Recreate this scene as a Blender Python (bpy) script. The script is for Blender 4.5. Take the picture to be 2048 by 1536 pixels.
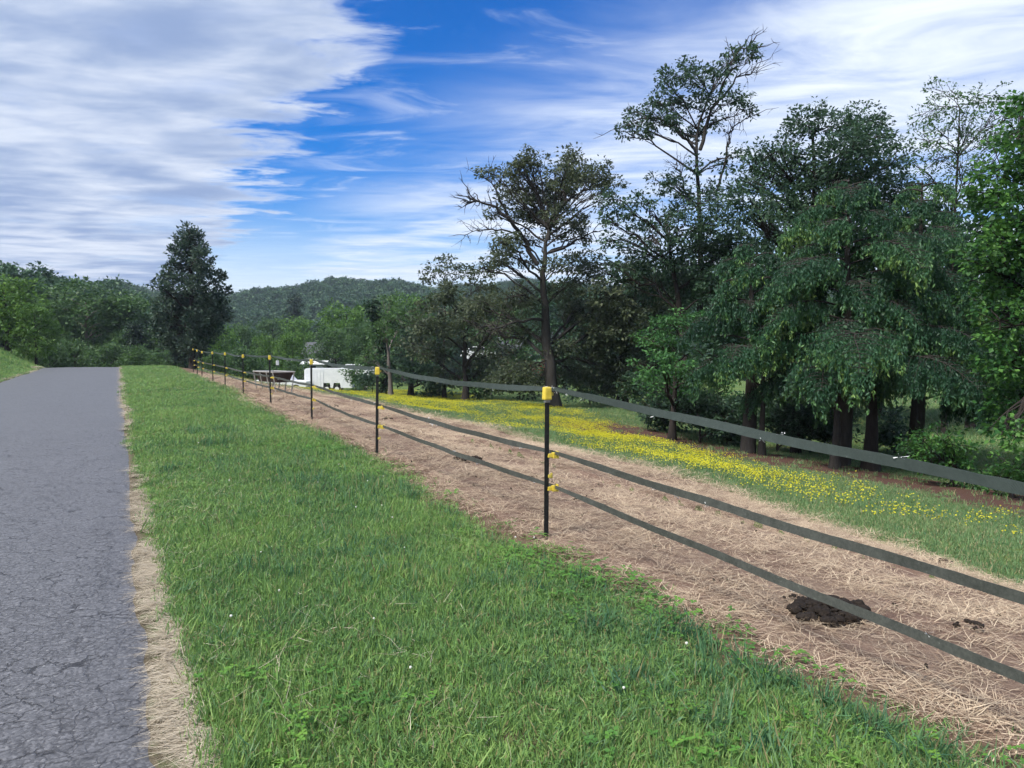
import bpy, bmesh, math, random
import numpy as np
from mathutils import Vector, Matrix

for o in list(bpy.data.objects):
    bpy.data.objects.remove(o, do_unlink=True)
SC = bpy.context.scene
COL = SC.collection
R = math.radians

# ------------------------------------------------------------------ camera
YAW, PITCH, EYE, F = R(27.5), R(2.6), 1.55, 1500.0
cam_d = bpy.data.cameras.new('camera')
cam_d.sensor_width = 36.0
cam_d.lens = F / 2048 * 36.0
cam_d.clip_start, cam_d.clip_end = 0.05, 6000
cam = bpy.data.objects.new('camera', cam_d)
COL.objects.link(cam)
cam.location = (0, 0, EYE)
cam.rotation_euler = (math.pi / 2 - PITCH, 0, -YAW)
SC.camera = cam

# ------------------------------------------------------------------ sky and sun
SUN_EL, SUN_AZ = R(52), R(-105)          # azimuth measured from +Y towards +X
SKY_STRENGTH, CLOUD_STRENGTH = 0.066, 0.36
world = bpy.data.worlds.new('World')
SC.world = world
world.use_nodes = True


class NT:
    """tiny node-tree writer"""
    def __init__(self, tree):
        self.t = tree
        tree.nodes.clear()

    def n(self, kind, ins=None, **props):
        nd = self.t.nodes.new(kind)
        for k, v in props.items():
            setattr(nd, k, v)
        for k, v in (ins or {}).items():
            s = nd.inputs[k]
            if isinstance(v, bpy.types.NodeSocket):
                self.t.links.new(v, s)
            else:
                s.default_value = v
        return nd

    def m(self, op, a, b=0.0, c=0.0):
        return self.n('ShaderNodeMath', {0: a, 1: b, 2: c}, operation=op).outputs[0]

    def mr(self, v, a, b, c=0.0, d=1.0, smooth=False):
        nd = self.n('ShaderNodeMapRange', {0: v, 1: a, 2: b, 3: c, 4: d})
        if smooth:
            nd.interpolation_type = 'SMOOTHSTEP'
        return nd.outputs[0]

    def mix(self, f, a, b):
        nd = self.n('ShaderNodeMix', data_type='RGBA')
        for s, v in ((0, f), (6, a), (7, b)):
            if isinstance(v, bpy.types.NodeSocket):
                self.t.links.new(v, nd.inputs[s])
            else:
                nd.inputs[s].default_value = v if s == 0 else (tuple(v) + (1,))[:4]
        return nd.outputs[2]

    def noise(self, vec, scale, detail=3.0, rough=0.5, dist=0.0):
        return self.n('ShaderNodeTexNoise', {'Vector': vec, 'Scale': scale, 'Detail': detail,
                                             'Roughness': rough, 'Distortion': dist}).outputs[0]

    def ramp(self, f, stops):
        nd = self.n('ShaderNodeValToRGB', {0: f})
        e = nd.color_ramp.elements
        while len(e) < len(stops):
            e.new(0.5)
        for k, (p, c) in enumerate(stops):
            e[k].position = p
            e[k].color = (tuple(c) + (1,))[:4]
        return nd.outputs[0]


w = NT(world.node_tree)
sky = w.n('ShaderNodeTexSky', sky_type='NISHITA')
sky.sun_disc = False
sky.sun_elevation, sky.sun_rotation = SUN_EL, SUN_AZ
sky.ozone_density = 2.5
sky.air_density = 1.0
sky.dust_density = 0.3
hs = w.n('ShaderNodeHueSaturation', {'Color': sky.outputs[0], 'Saturation': 1.6, 'Value': 1.08, 'Hue': 0.517})
bg_sky = w.n('ShaderNodeBackground', {'Color': hs.outputs[0], 'Strength': SKY_STRENGTH})
tc = w.n('ShaderNodeTexCoord')
vr = w.n('ShaderNodeVectorRotate', {'Vector': tc.outputs['Generated'], 'Angle': YAW}, rotation_type='Z_AXIS')
sx = w.n('ShaderNodeSeparateXYZ', {0: vr.outputs[0]})
zz = w.m('ADD', w.m('MAXIMUM', sx.outputs[2], 0.0), 0.02)
px_ = w.m('DIVIDE', sx.outputs[0], zz)
py_ = w.m('DIVIDE', sx.outputs[1], zz)
pl = w.n('ShaderNodeCombineXYZ', {0: px_, 1: py_, 2: 0.0}).outputs[0]
# distance from the edge of the cloud deck, in the plane of the cloud layer
e0 = w.m('ADD', w.m('MULTIPLY', px_, 0.894), w.m('MULTIPLY_ADD', py_, 0.45, -0.56))
st = w.n('ShaderNodeMapping', {'Vector': pl, 'Rotation': (0, 0, R(-28)), 'Scale': (0.95, 1.55, 1)}).outputs[0]
rag = w.noise(st, 2.6, 5.0, 0.62, 0.35)
rag2 = w.noise(st, 0.7, 3.0, 0.5, 0.2)
e1 = w.m('ADD', e0, w.m('ADD', w.m('MULTIPLY_ADD', rag, 1.5, -0.75), w.m('MULTIPLY_ADD', rag2, 1.3, -0.65)))
deck = w.mr(e1, 0.22, -0.16, 0, 1, True)
thin = w.mr(w.noise(st, 0.9, 5.0, 0.6, 0.4), 0.28, 0.45, 0.72, 1.0, True)
deck = w.m('MULTIPLY', deck, thin)
# thin high cloud beyond the gap
ci = w.n('ShaderNodeMapping', {'Vector': pl, 'Rotation': (0, 0, R(35)), 'Scale': (0.5, 1.0, 1), 'Location': (3.1, 7.7, 0)}).outputs[0]
cn = w.noise(ci, 0.85, 6.0, 0.55, 0.6)
cn2 = w.noise(ci, 3.2, 6.0, 0.62, 0.9)
cir = w.m('MULTIPLY', w.mr(e0, 0.2, 1.45, 0.0, 1.0, True),
          w.mr(w.m('MULTIPLY_ADD', cn2, 0.3, cn), 0.44, 0.80, 0.10, 1.0, True))
cir2 = w.m('MULTIPLY', w.mr(cn2, 0.42, 0.72, 0, 0.42, True), w.mr(e0, -0.1, 0.6, 0.25, 1.0, True))
cir = w.m('MAXIMUM', cir, cir2)
low = w.mr(sx.outputs[2], 0.19, 0.045, 0.0, 0.80, True)
cir = w.m('MAXIMUM', cir, low)
dn = w.noise(st, 2.1, 5.0, 0.55, 0.25)
dn2 = w.noise(st, 0.55, 3.0, 0.5, 0.3)
dsh = w.mr(w.m('ADD', w.m('MULTIPLY', dn, 0.62), w.m('MULTIPLY', dn2, 0.6)), 0.42, 0.80, 0, 1, True)
dcol = w.ramp(dsh, [(0.0, (0.38, 0.52, 0.84)), (0.35, (0.60, 0.73, 1.00)), (0.62, (0.78, 0.89, 1.12)), (1.0, (1.02, 1.11, 1.27))])
ccol = w.mix(w.mr(cn2, 0.3, 0.7), (0.92, 1.05, 1.30), (1.22, 1.32, 1.46))
allm = w.m('MAXIMUM', deck, cir)
ccol2 = w.mix(deck, ccol, dcol)
bg_c = w.n('ShaderNodeBackground', {'Color': ccol2, 'Strength': CLOUD_STRENGTH})
mixs = w.n('ShaderNodeMixShader', {0: allm, 1: bg_sky.outputs[0], 2: bg_c.outputs[0]})
w.n('ShaderNodeOutputWorld', {0: mixs.outputs[0]})

sun_d = bpy.data.lights.new('sun', 'SUN')
sun_d.energy = 2.6
sun_d.angle = R(14)
sun_d.color = (1.0, 0.965, 0.90)
sun = bpy.data.objects.new('sun', sun_d)
COL.objects.link(sun)
sdir = Vector((math.sin(SUN_AZ) * math.cos(SUN_EL), math.cos(SUN_AZ) * math.cos(SUN_EL), math.sin(SUN_EL)))
sun.rotation_euler = (-sdir).to_track_quat('-Z', 'Y').to_euler()

vs = SC.view_settings
vs.view_transform, vs.look, vs.exposure, vs.gamma = 'Standard', 'None', 1.2, 1.0
vs.use_curve_mapping = False
SC.cycles.use_denoising = True
SC.cycles.use_adaptive_sampling = True
SC.cycles.adaptive_threshold = 0.03
SC.cycles.max_bounces = 4
SC.cycles.diffuse_bounces = 2
SC.cycles.glossy_bounces = 2
SC.cycles.transmission_bounces = 2
SC.cycles.transparent_max_bounces = 4

# ------------------------------------------------------------------ pixel -> world
CF = np.array([math.sin(YAW) * math.cos(PITCH), math.cos(YAW) * math.cos(PITCH), -math.sin(PITCH)])
CR = np.array([math.cos(YAW), -math.sin(YAW), 0.0])
CU = np.cross(CR, CF)
CO = np.array([0, 0, EYE])


def P(px, py, d):
    """the point seen at photo pixel (px, py), d metres in front of the camera"""
    return CO + d * (CF + CR * (px - 1024) / F - CU * (py - 768) / F)


def sm(a, b, x):
    t = np.clip((np.asarray(x, float) - a) / (b - a), 0, 1)
    return t * t * (3 - 2 * t)


_rg = np.random.default_rng(7)
_W = [(_rg.uniform(-1, 1, 2) * k, _rg.uniform(0, 6.28), a) for k, a in
      [(0.9, .018), (0.7, .02), (1.6, .010), (0.4, .03), (2.6, .006), (0.25, .05)] * 2]


def bumps(X, Y):
    z = 0
    for k, ph, a in _W:
        z = z + a * np.sin(k[0] * X + k[1] * Y + ph)
    return z


def road_z(Y):
    Y = np.asarray(Y, float)
    t = np.maximum(Y - 58, 0)
    return 0.24 * sm(3, 26, Y) + 0.10 * sm(30, 55, Y) - np.where(t < 12, 0.004 * t * t, 0.576 + 0.096 * (t - 12)) * sm(400, 150, Y) - 0.0 * Y


def ground_z(X, Y, rough=True):
    X = np.asarray(X, float)
    Y = np.asarray(Y, float)
    rho = np.hypot(X, Y)
    az = np.degrees(np.arctan2(X, Y)) - 27.5
    az = (az + 180) % 360 - 180
    rz = road_z(Y)
    bank = 1.75 * sm(-4.7, -9.8, X) * sm(150, 95, Y)
    tt = X - 4.0
    sp = (tt + np.sqrt(tt * tt + 0.8)) / 2
    drop = -2.9 * (1 - np.exp(-np.minimum(sp, 18) / 14.0)) - 0.3 * sm(22, 60, X)
    drop = drop + 0.55 * np.exp(-((X - 18.5) ** 2 + (Y - 76) ** 2) / 130.0)
    drop = drop - 0.75 * sm(28, 70, Y) * sm(4, 12, X) * sm(420, 150, Y)
    rz = np.where(X > 10, rz * (1 - sm(10, 30, X) * 0.75), rz)
    rz = np.where(X < -5, rz * (1 - sm(-5, -9, X) * 0.8), rz)
    z = rz + bank + drop
    left = sm(-14, -27, az)
    z = z + 37 * sm(210, 520, rho) * (1 - 0.45 * left) * (1 + 0.06 * np.sin(az * 0.5 + 1) + 0.03 * np.sin(az * 1.3))
    z = z + 8.5 * sm(85, 220, rho) * sm(-21, -29, az)
    z = z + 11 * sm(600, 800, rho)
    if rough:
        off = np.clip(np.minimum(np.abs(X - 0.1), np.abs(X + 4.4)) / 0.6, 0, 1)
        off = np.where((X < 0.1) & (X > -4.4), 0, off)
        z = z + bumps(X, Y) * off * np.where(X > 6, 1.3, 0.45)
        z = z - 0.035 * np.where((X < 0.02) & (X > -4.35), 1, 0)
    return z


def gz(x, y):
    return float(ground_z(x, y))


def PG(px, py):
    """where the ray through the pixel meets the ground"""
    dv = CF + CR * (px - 1024) / F - CU * (py - 768) / F
    d = 1.5
    while d < 900:
        p = CO + d * dv
        if p[2] < gz(p[0], p[1]):
            return p
        d *= 1.004
    return CO + 60 * dv


# ------------------------------------------------------------------ materials
def mat(name, build, disp=False):
    m = bpy.data.materials.new(name)
    m.use_nodes = True
    t = NT(m.node_tree)
    sh = build(t)
    t.n('ShaderNodeOutputMaterial', {'Surface': sh})
    return m


def prin(t, col, rough=0.6, spec=0.3, bump=None, bs=0.3, bd=0.01, metal=0.0, **kw):
    ins = {'Base Color': col if isinstance(col, bpy.types.NodeSocket) else (tuple(col) + (1,))[:4],
           'Roughness': rough, 'Specular IOR Level': spec, 'Metallic': metal}
    if bump is not None:
        ins['Normal'] = t.n('ShaderNodeBump', {'Height': bump, 'Strength': bs, 'Distance': bd}).outputs[0]
    return t.n('ShaderNodeBsdfPrincipled', ins).outputs[0]


def pos(t):
    return t.n('ShaderNodeNewGeometry').outputs['Position']


def obj_co(t):
    return t.n('ShaderNodeTexCoord').outputs['Object']


def leaf_mat(name, dark, mid, light, trans=0.3, rough=0.5, tip=None):
    def b(t):
        a = t.n('ShaderNodeAttribute', attribute_name='tint').outputs['Fac']
        c = t.ramp(a, [(0.0, dark), (0.5, mid), (0.93, light)] + ([(1.0, tip)] if tip else []))
        p = prin(t, c, rough, 0.28)
        tr = t.n('ShaderNodeBsdfTranslucent', {'Color': t.mix(0.5, c, tuple(min(1, x * 1.5) for x in light))}).outputs[0]
        return t.n('ShaderNodeMixShader', {0: trans, 1: p, 2: tr}).outputs[0]
    return mat(name, b)


def bark_mat(name, a, c):
    def b(t):
        co = obj_co(t)
        mp = t.n('ShaderNodeMapping', {'Vector': co, 'Scale': (6, 6, 1.3)}).outputs[0]
        n = t.noise(mp, 3.0, 6, 0.65, 0.3)
        n2 = t.noise(co, 0.8, 3, 0.5)
        col = t.ramp(t.m('MULTIPLY_ADD', n2, 0.5, t.m('MULTIPLY', n, 0.6)), [(0.3, a), (0.75, c)])
        return prin(t, col, 0.9, 0.1, n, 0.8, 0.03)
    return mat(name, b)


M = {}
M['oak_leaf'] = leaf_mat('oak leaf', (0.0275, 0.045, 0.025), (0.0562, 0.0775, 0.04), (0.11, 0.1313, 0.0688))
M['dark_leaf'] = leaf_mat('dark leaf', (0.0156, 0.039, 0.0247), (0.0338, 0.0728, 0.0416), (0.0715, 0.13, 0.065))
M['mid_leaf'] = leaf_mat('mid green leaf', (0.024, 0.0576, 0.0216), (0.0504, 0.108, 0.036), (0.102, 0.186, 0.0576))
M['bright_leaf'] = leaf_mat('bright leaf', (.035, .090, .018), (.075, .165, .030), (.140, .250, .050))
M['maple_leaf'] = leaf_mat('maple leaf', (0.0216, 0.0675, 0.0243), (0.0459, 0.135, 0.0405), (0.0945, 0.2228, 0.0607))
M['spruce_leaf'] = leaf_mat('drooping needle', (0.0155, 0.0465, 0.0279), (0.0341, 0.0961, 0.0465), (0.1008, 0.2093, 0.062), 0.22, 0.5, (.16, .26, .07))
M['edge_leaf'] = leaf_mat('edge leaf', (0.0144, 0.0504, 0.0168), (0.0336, 0.1104, 0.0264), (0.108, 0.24, 0.048), 0.35)
M['far_leaf'] = leaf_mat('far leaf', (0.021, 0.054, 0.033), (0.045, 0.099, 0.054), (0.09, 0.165, 0.075), 0.2)
M['cedar_leaf'] = leaf_mat('cedar leaf', (.010, .026, .020), (.020, .042, .028), (.042, .072, .044), 0.15)
M['lone_leaf'] = leaf_mat('lone tree leaf', (0.012, 0.0312, 0.024), (0.0288, 0.0624, 0.0432), (0.0864, 0.126, 0.084), 0.22)
M['ivy_leaf'] = leaf_mat('ivy leaf', (.008, .026, .012), (.016, .045, .018), (.035, .075, .028), 0.2)
M['bark'] = bark_mat('dark bark', (.016, .013, .012), (.050, .042, .037))
M['bark_pale'] = bark_mat('grey bark', (.075, .062, .056), (.19, .165, .15))
M['bark_mid'] = bark_mat('brown grey bark', (.022, .020, .018), (.062, .056, .050))


def ground_b(t):
    p = pos(t)
    s = t.n('ShaderNodeSeparateXYZ', {0: p})
    n1 = t.noise(p, 0.55, 4, 0.6)
    n2 = t.noise(p, 9.0, 5, 0.7)
    n3 = t.noise(p, 45.0, 4, 0.7)
    soil = t.ramp(n3, [(0.3, (.055, .040, .024)), (0.7, (.12, .088, .052))])
    green = t.ramp(t.m('MULTIPLY_ADD', n1, 0.7, t.m('MULTIPLY', n2, 0.45)),
                   [(0.35, (.030, .075, .020)), (0.6, (.060, .130, .030)), (0.85, (.10, .17, .045))])
    c = t.mix(t.mr(n2, 0.40, 0.62, 0.12, 0.95), soil, green)
    past = t.ramp(t.m('MULTIPLY_ADD', n1, 0.8, t.m('MULTIPLY', n2, 0.35)),
                  [(0.35, (.055, .105, .030)), (0.6, (.10, .15, .045)), (0.8, (.18, .19, .05))])
    c = t.mix(t.mr(s.outputs[0], 5.5, 8.0), c, past)
    c = t.mix(t.m('MULTIPLY', t.mr(t.m('MULTIPLY_ADD', n2, 0.6, s.outputs[0]), 2.75, 3.1), t.mr(s.outputs[0], 6, 5)), c, t.ramp(n3, [(0.3, (.10, .062, .045)), (0.7, (.19, .13, .09))]))
    thatch = t.ramp(n3, [(0.3, (.075, .060, .042)), (0.7, (.17, .14, .10))])
    c = t.mix(t.mr(t.m('MULTIPLY_ADD', n2, 0.35, s.outputs[0]), 0.26, 0.38, 0.95, 0), c, t.mix(t.m('GREATER_THAN', s.outputs[0], -2.0), c, thatch))
    # bare red soil worn by the animals below the right-hand trees
    ln = t.m('SUBTRACT', s.outputs[0], t.m('MULTIPLY_ADD', s.outputs[1], 0.05, 13.3))
    bare = t.m('MULTIPLY', t.mr(t.m('MULTIPLY_ADD', n1, 3.4, t.m('SUBTRACT', ln, 1.7)), -0.6, 0.6, 0, 1),
               t.mr(t.m('MULTIPLY_ADD', n1, -4.0, ln), 6.5, 3.5, 0, 1))
    bare = t.m('MULTIPLY', bare, t.mr(s.outputs[1], 33, 26, 0, 1))
    red = t.ramp(n3, [(0.3, (.060, .032, .024)), (0.7, (.125, .070, .055))])
    c = t.mix(bare, c, red)
    far = t.m('GREATER_THAN', t.n('ShaderNodeVectorMath', {0: p}, operation='LENGTH').outputs[1], 150)
    c = t.mix(far, c, (.022, .048, .022))
    return prin(t, c, 0.95, 0.1, t.m('MULTIPLY_ADD', n3, 0.4, n2), 0.7, 0.04)


M['ground'] = mat('lawn and pasture ground', ground_b)


def dirt_b(t):
    p = pos(t)
    n1 = t.noise(p, 0.9, 4, 0.6)
    n2 = t.noise(p, 7.0, 5, 0.7)
    mp = t.n('ShaderNodeMapping', {'Vector': p, 'Scale': (26, 9, 20), 'Rotation': (0, 0, 0.5)}).outputs[0]
    n3 = t.noise(mp, 3.0, 5, 0.75, 1.2)
    soil = t.ramp(n2, [(0.3, (.125, .070, .052)), (0.7, (.235, .150, .118))])
    st_ = t.ramp(n3, [(0.35, (.21, .135, .10)), (0.7, (.40, .31, .225))])
    c = t.mix(t.mr(t.m('MULTIPLY_ADD', n1, 0.8, t.m('MULTIPLY', n3, 0.5)), 0.5, 0.8), soil, st_)
    return prin(t, c, 0.95, 0.1, t.m('MULTIPLY_ADD', n2, 0.6, n3), 0.8, 0.03)


M['dirt'] = mat('trodden dirt and straw', dirt_b)


def asphalt_b(t):
    p = pos(t)
    wv = t.n('ShaderNodeTexNoise', {'Vector': p, 'Scale': 9.0, 'Detail': 5.0, 'Roughness': 0.65})
    wc = t.n('ShaderNodeVectorMath', {0: wv.outputs[1], 1: (0.5, 0.5, 0.5)}, operation='SUBTRACT').outputs[0]
    def crack(scale, wd, amp):
        pw = t.n('ShaderNodeVectorMath', {0: wc, 1: (amp, amp, 0), 2: p}, operation='MULTIPLY_ADD').outputs[0]
        v = t.n('ShaderNodeTexVoronoi', {'Vector': pw, 'Scale': scale}, feature='DISTANCE_TO_EDGE')
        return t.mr(v.outputs[0], 0.0, wd, 1, 0, True)
    fade = t.noise(p, 1.1, 4, 0.6)
    fade2 = t.noise(p, 3.2, 4, 0.65)
    c1 = t.m('MULTIPLY', crack(8.0, 0.060, 0.16), t.mr(fade2, 0.47, 0.57))
    c2 = t.m('MULTIPLY', crack(19.0, 0.095, 0.07), t.mr(fade2, 0.56, 0.42, 0, 0.75))
    c3 = t.m('MULTIPLY', crack(0.42, 0.0045, 0.5), t.mr(fade, 0.42, 0.55, 0, 0.85))
    ck = t.m('MAXIMUM', t.m('MAXIMUM', c1, c2), c3)
    g = t.n('ShaderNodeTexVoronoi', {'Vector': p, 'Scale': 85.0})
    gn = t.noise(p, 60.0, 5, 0.75)
    base = t.ramp(t.noise(p, 0.6, 5, 0.65), [(0.3, (.088, .088, .094)), (0.7, (.135, .136, .146))])
    spk = t.ramp(g.outputs[1], [(0.0, (.030, .027, .027)), (0.5, (.11, .108, .115)), (0.9, (.22, .215, .225)), (0.975, (.34, .335, .33)), (1.0, (.62, .60, .56))])
    agg = t.mix(0.72, base, spk)
    agg = t.mix(t.mr(gn, 0.35, 0.65, 0.45, 0), agg, (.035, .030, .028))
    c = t.mix(ck, agg, (.012, .009, .008))
    h = t.m('ADD', t.m('MULTIPLY_ADD', gn, 0.7, t.m('MULTIPLY', g.outputs[0], -0.4)), t.m('MULTIPLY', ck, -1.2))
    return prin(t, c, t.mr(gn, 0.3, 0.7, 0.36, 0.55), 0.65, h, 0.55, 0.004)


M['asphalt'] = mat('cracked asphalt', asphalt_b)


def grass_mat(name, stops, dry=(.30, .26, .13), dryp=0.06, trans=0.3, scale=0.45, shift=0.0):
    def b(t):
        p = pos(t)
        n = t.noise(p, scale, 3, 0.55)
        rnd = t.n('ShaderNodeAttribute', attribute_name='tint').outputs['Fac']
        ins = t.n('ShaderNodeObjectInfo').outputs['Random']
        f = t.m('ADD', t.m('MULTIPLY_ADD', t.noise(p, scale * 7.0, 2, 0.5), 0.22, t.m('MULTIPLY', n, 0.50)), t.m('ADD', t.m('MULTIPLY', rnd, 0.32), t.m('MULTIPLY_ADD', ins, 0.22, shift - 0.04)))
        c = t.ramp(f, stops)
        c = t.mix(t.mr(rnd, 1.0 - dryp, 1.0 - dryp + 0.01), c, dry)
        pr = prin(t, c, 0.5, 0.3)
        tr = t.n('ShaderNodeBsdfTranslucent', {'Color': c}).outputs[0]
        return t.n('ShaderNodeMixShader', {0: trans, 1: pr, 2: tr}).outputs[0]
    return mat(name, b)


M['grass'] = grass_mat('lawn grass', dryp=0.10, stops=[(0.36, (.085, .175, .080)), (0.52, (.140, .270, .085)), (0.66, (.215, .360, .090)), (0.84, (.320, .430, .150))])
M['tall'] = grass_mat('tall lawn tuft', [(0.36, (.050, .135, .075)), (0.60, (.090, .205, .085)), (0.84, (.19, .30, .13))])
M['pasture'] = grass_mat('pasture grass', [(0.3, (.080, .170, .080)), (0.55, (.135, .240, .095)), (0.85, (.210, .290, .110))], (.33, .29, .15), 0.1)
M['clover'] = grass_mat('clover leaf', [(0.3, (.05, .15, .03)), (0.6, (.10, .25, .04)), (0.9, (.17, .32, .05))], (.1, .25, .04), 0.0)


def flat_mat(name, c1, c2, rough=0.7, spec=0.2, metal=0.0, scale=8.0, bs=0.2):
    def b(t):
        co = obj_co(t)
        n = t.noise(co, scale, 5, 0.65)
        return prin(t, t.ramp(n, [(0.3, c1), (0.7, c2)]), rough, spec, n, bs, 0.01, metal)
    return mat(name, b)


def tint_mat(name, c1, c2, rough=0.8, spec=0.15, trans=0.0):
    def b(t):
        rnd = t.n('ShaderNodeAttribute', attribute_name='tint').outputs['Fac']
        c = t.ramp(rnd, [(0.0, c1), (1.0, c2)])
        pr = prin(t, c, rough, spec)
        if trans:
            tr = t.n('ShaderNodeBsdfTranslucent', {'Color': c}).outputs[0]
            return t.n('ShaderNodeMixShader', {0: trans, 1: pr, 2: tr}).outputs[0]
        return pr
    return mat(name, b)


M['straw'] = tint_mat('straw', (.26, .175, .115), (.60, .48, .34))
M['dry'] = tint_mat('dry grass', (.33, .27, .20), (.68, .60, .47), trans=0.15)
M['yellow_petal'] = tint_mat('buttercup petal', (.55, .52, .03), (.78, .74, .07), trans=0.2)
M['white_petal'] = tint_mat('white clover head', (.65, .65, .6), (.85, .85, .8))
M['post_black'] = flat_mat('black post paint', (.008, .009, .009), (.018, .019, .018), 0.55, 0.35, 0, 30)
M['post_steel'] = flat_mat('grey bare steel', (.25, .25, .25), (.42, .42, .42), 0.5, 0.4, 0.6, 30)
M['yellow'] = flat_mat('yellow plastic', (.62, .46, .045), (.74, .57, .085), 0.42, 0.45, 0, 25)
M['yellow_dirty'] = flat_mat('weathered yellow plastic', (.36, .29, .05), (.60, .48, .08), 0.5, 0.4, 0, 40)
M['manure'] = flat_mat('dark manure', (.010, .008, .006), (.036, .026, .020), 0.85, 0.2, 0, 60, 0.8)
M['white_metal'] = flat_mat('white painted metal', (.66, .68, .70), (.80, .81, .82), 0.4, 0.5, 0, 1.5, 0.05)
M['white_plastic'] = flat_mat('white plastic', (.72, .73, .74), (.82, .82, .82), 0.4, 0.5)
M['rubber'] = flat_mat('black rubber', (.012, .012, .012), (.03, .03, .03), 0.8, 0.2)
M['dark_void'] = flat_mat('dark wheel well', (.01, .01, .01), (.02, .02, .02), 0.9, 0.1)
M['glass'] = mat('dark window glass', lambda t: prin(t, (.02, .025, .03), 0.08, 0.6))
M['grey_roof'] = flat_mat('grey shingle', (.075, .080, .090), (.13, .135, .15), 0.85, 0.2, 0, 3)
M['siding'] = flat_mat('pale siding', (.50, .50, .48), (.62, .62, .60), 0.7, 0.2)
M['brick_red'] = flat_mat('brick wall', (.18, .07, .05), (.26, .11, .08), 0.85, 0.1)
M['feeder_tub'] = flat_mat('brown black plastic trough', (.022, .015, .013), (.050, .032, .028), 0.5, 0.35)
M['galv'] = flat_mat('galvanised tube', (.30, .29, .27), (.50, .48, .45), 0.5, 0.4, 0.4)


def tape_b(c1, c2, c3, seed):
    def b(t):
        co = t.n('ShaderNodeUVMap').outputs[0]
        s = t.n('ShaderNodeSeparateXYZ', {0: co})
        rows = t.m('SINE', t.m('MULTIPLY', s.outputs[1], 60.0))
        cols = t.m('SINE', t.m('MULTIPLY', s.outputs[0], 900.0))
        wv = t.m('MULTIPLY', rows, cols)
        n = t.noise(pos(t), 14.0, 5, 0.7)
        n2 = t.noise(pos(t), 60.0, 3, 0.7)
        c = t.ramp(t.m('MULTIPLY_ADD', n2, 0.5, t.m('MULTIPLY', n, 0.6)), [(0.35, c1), (0.75, c2)])
        c = t.mix(t.mr(wv, 0.2, 1.0, 0, 0.45), c, c3)
        c = t.mix(t.mr(n2, 0.70, 0.76, 0, 0.7), c, (.45, .46, .44))
        return prin(t, c, 0.7, 0.25, t.m('ADD', wv, n), 0.4, 0.003)
    return b


M['tape_green'] = mat('dark green woven tape', tape_b((.035, .050, .046), (.062, .080, .074), (.105, .125, .118), 1))
M['tape_grey'] = mat('weathered grey tape', tape_b((.030, .034, .031), (.100, .106, .094), (.125, .130, .112), 2))


# ------------------------------------------------------------------ mesh helpers
def new_mesh(name, verts, faces_flat, nper, material, tint=None, smooth=False):
    """faces_flat: index array, nper corners to each face"""
    me = bpy.data.meshes.new(name)
    verts = np.ascontiguousarray(verts, dtype=np.float32)
    faces_flat = np.ascontiguousarray(faces_flat, dtype=np.int32).ravel()
    nf = len(faces_flat) // nper
    me.vertices.add(len(verts))
    me.vertices.foreach_set('co', verts.ravel())
    me.loops.add(len(faces_flat))
    me.loops.foreach_set('vertex_index', faces_flat)
    me.polygons.add(nf)
    me.polygons.foreach_set('loop_start', np.arange(nf, dtype=np.int32) * nper)
    me.polygons.foreach_set('loop_total', np.full(nf, nper, dtype=np.int32))
    me.polygons.foreach_set('use_smooth', np.full(nf, bool(smooth)))
    if tint is not None:
        a = me.attributes.new('tint', 'FLOAT', 'POINT')
        a.data.foreach_set('value', np.ascontiguousarray(tint, dtype=np.float32))
    me.update(calc_edges=True)
    if material is not None:
        me.materials.append(material)
    return me


def link(name, me, parent=None):
    o = bpy.data.objects.new(name, me)
    COL.objects.link(o)
    if parent is not None:
        o.parent = parent
    return o


def tag(o, label=None, cat=None, group=None, kind=None):
    for k, v in (('label', label), ('category', cat), ('group', group), ('kind', kind)):
        if v:
            o[k] = v
    return o


def empty(name, loc, rz=0.0):
    o = bpy.data.objects.new(name, None)
    COL.objects.link(o)
    o.location = loc
    o.rotation_euler = (0, 0, rz)
    o.empty_display_size = 0.2
    return o


def copy_tree(o, parent=None):
    c = o.copy()
    COL.objects.link(c)
    c.parent = parent
    for ch in list(o.children):
        copy_tree(ch, c)
    return c


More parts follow.
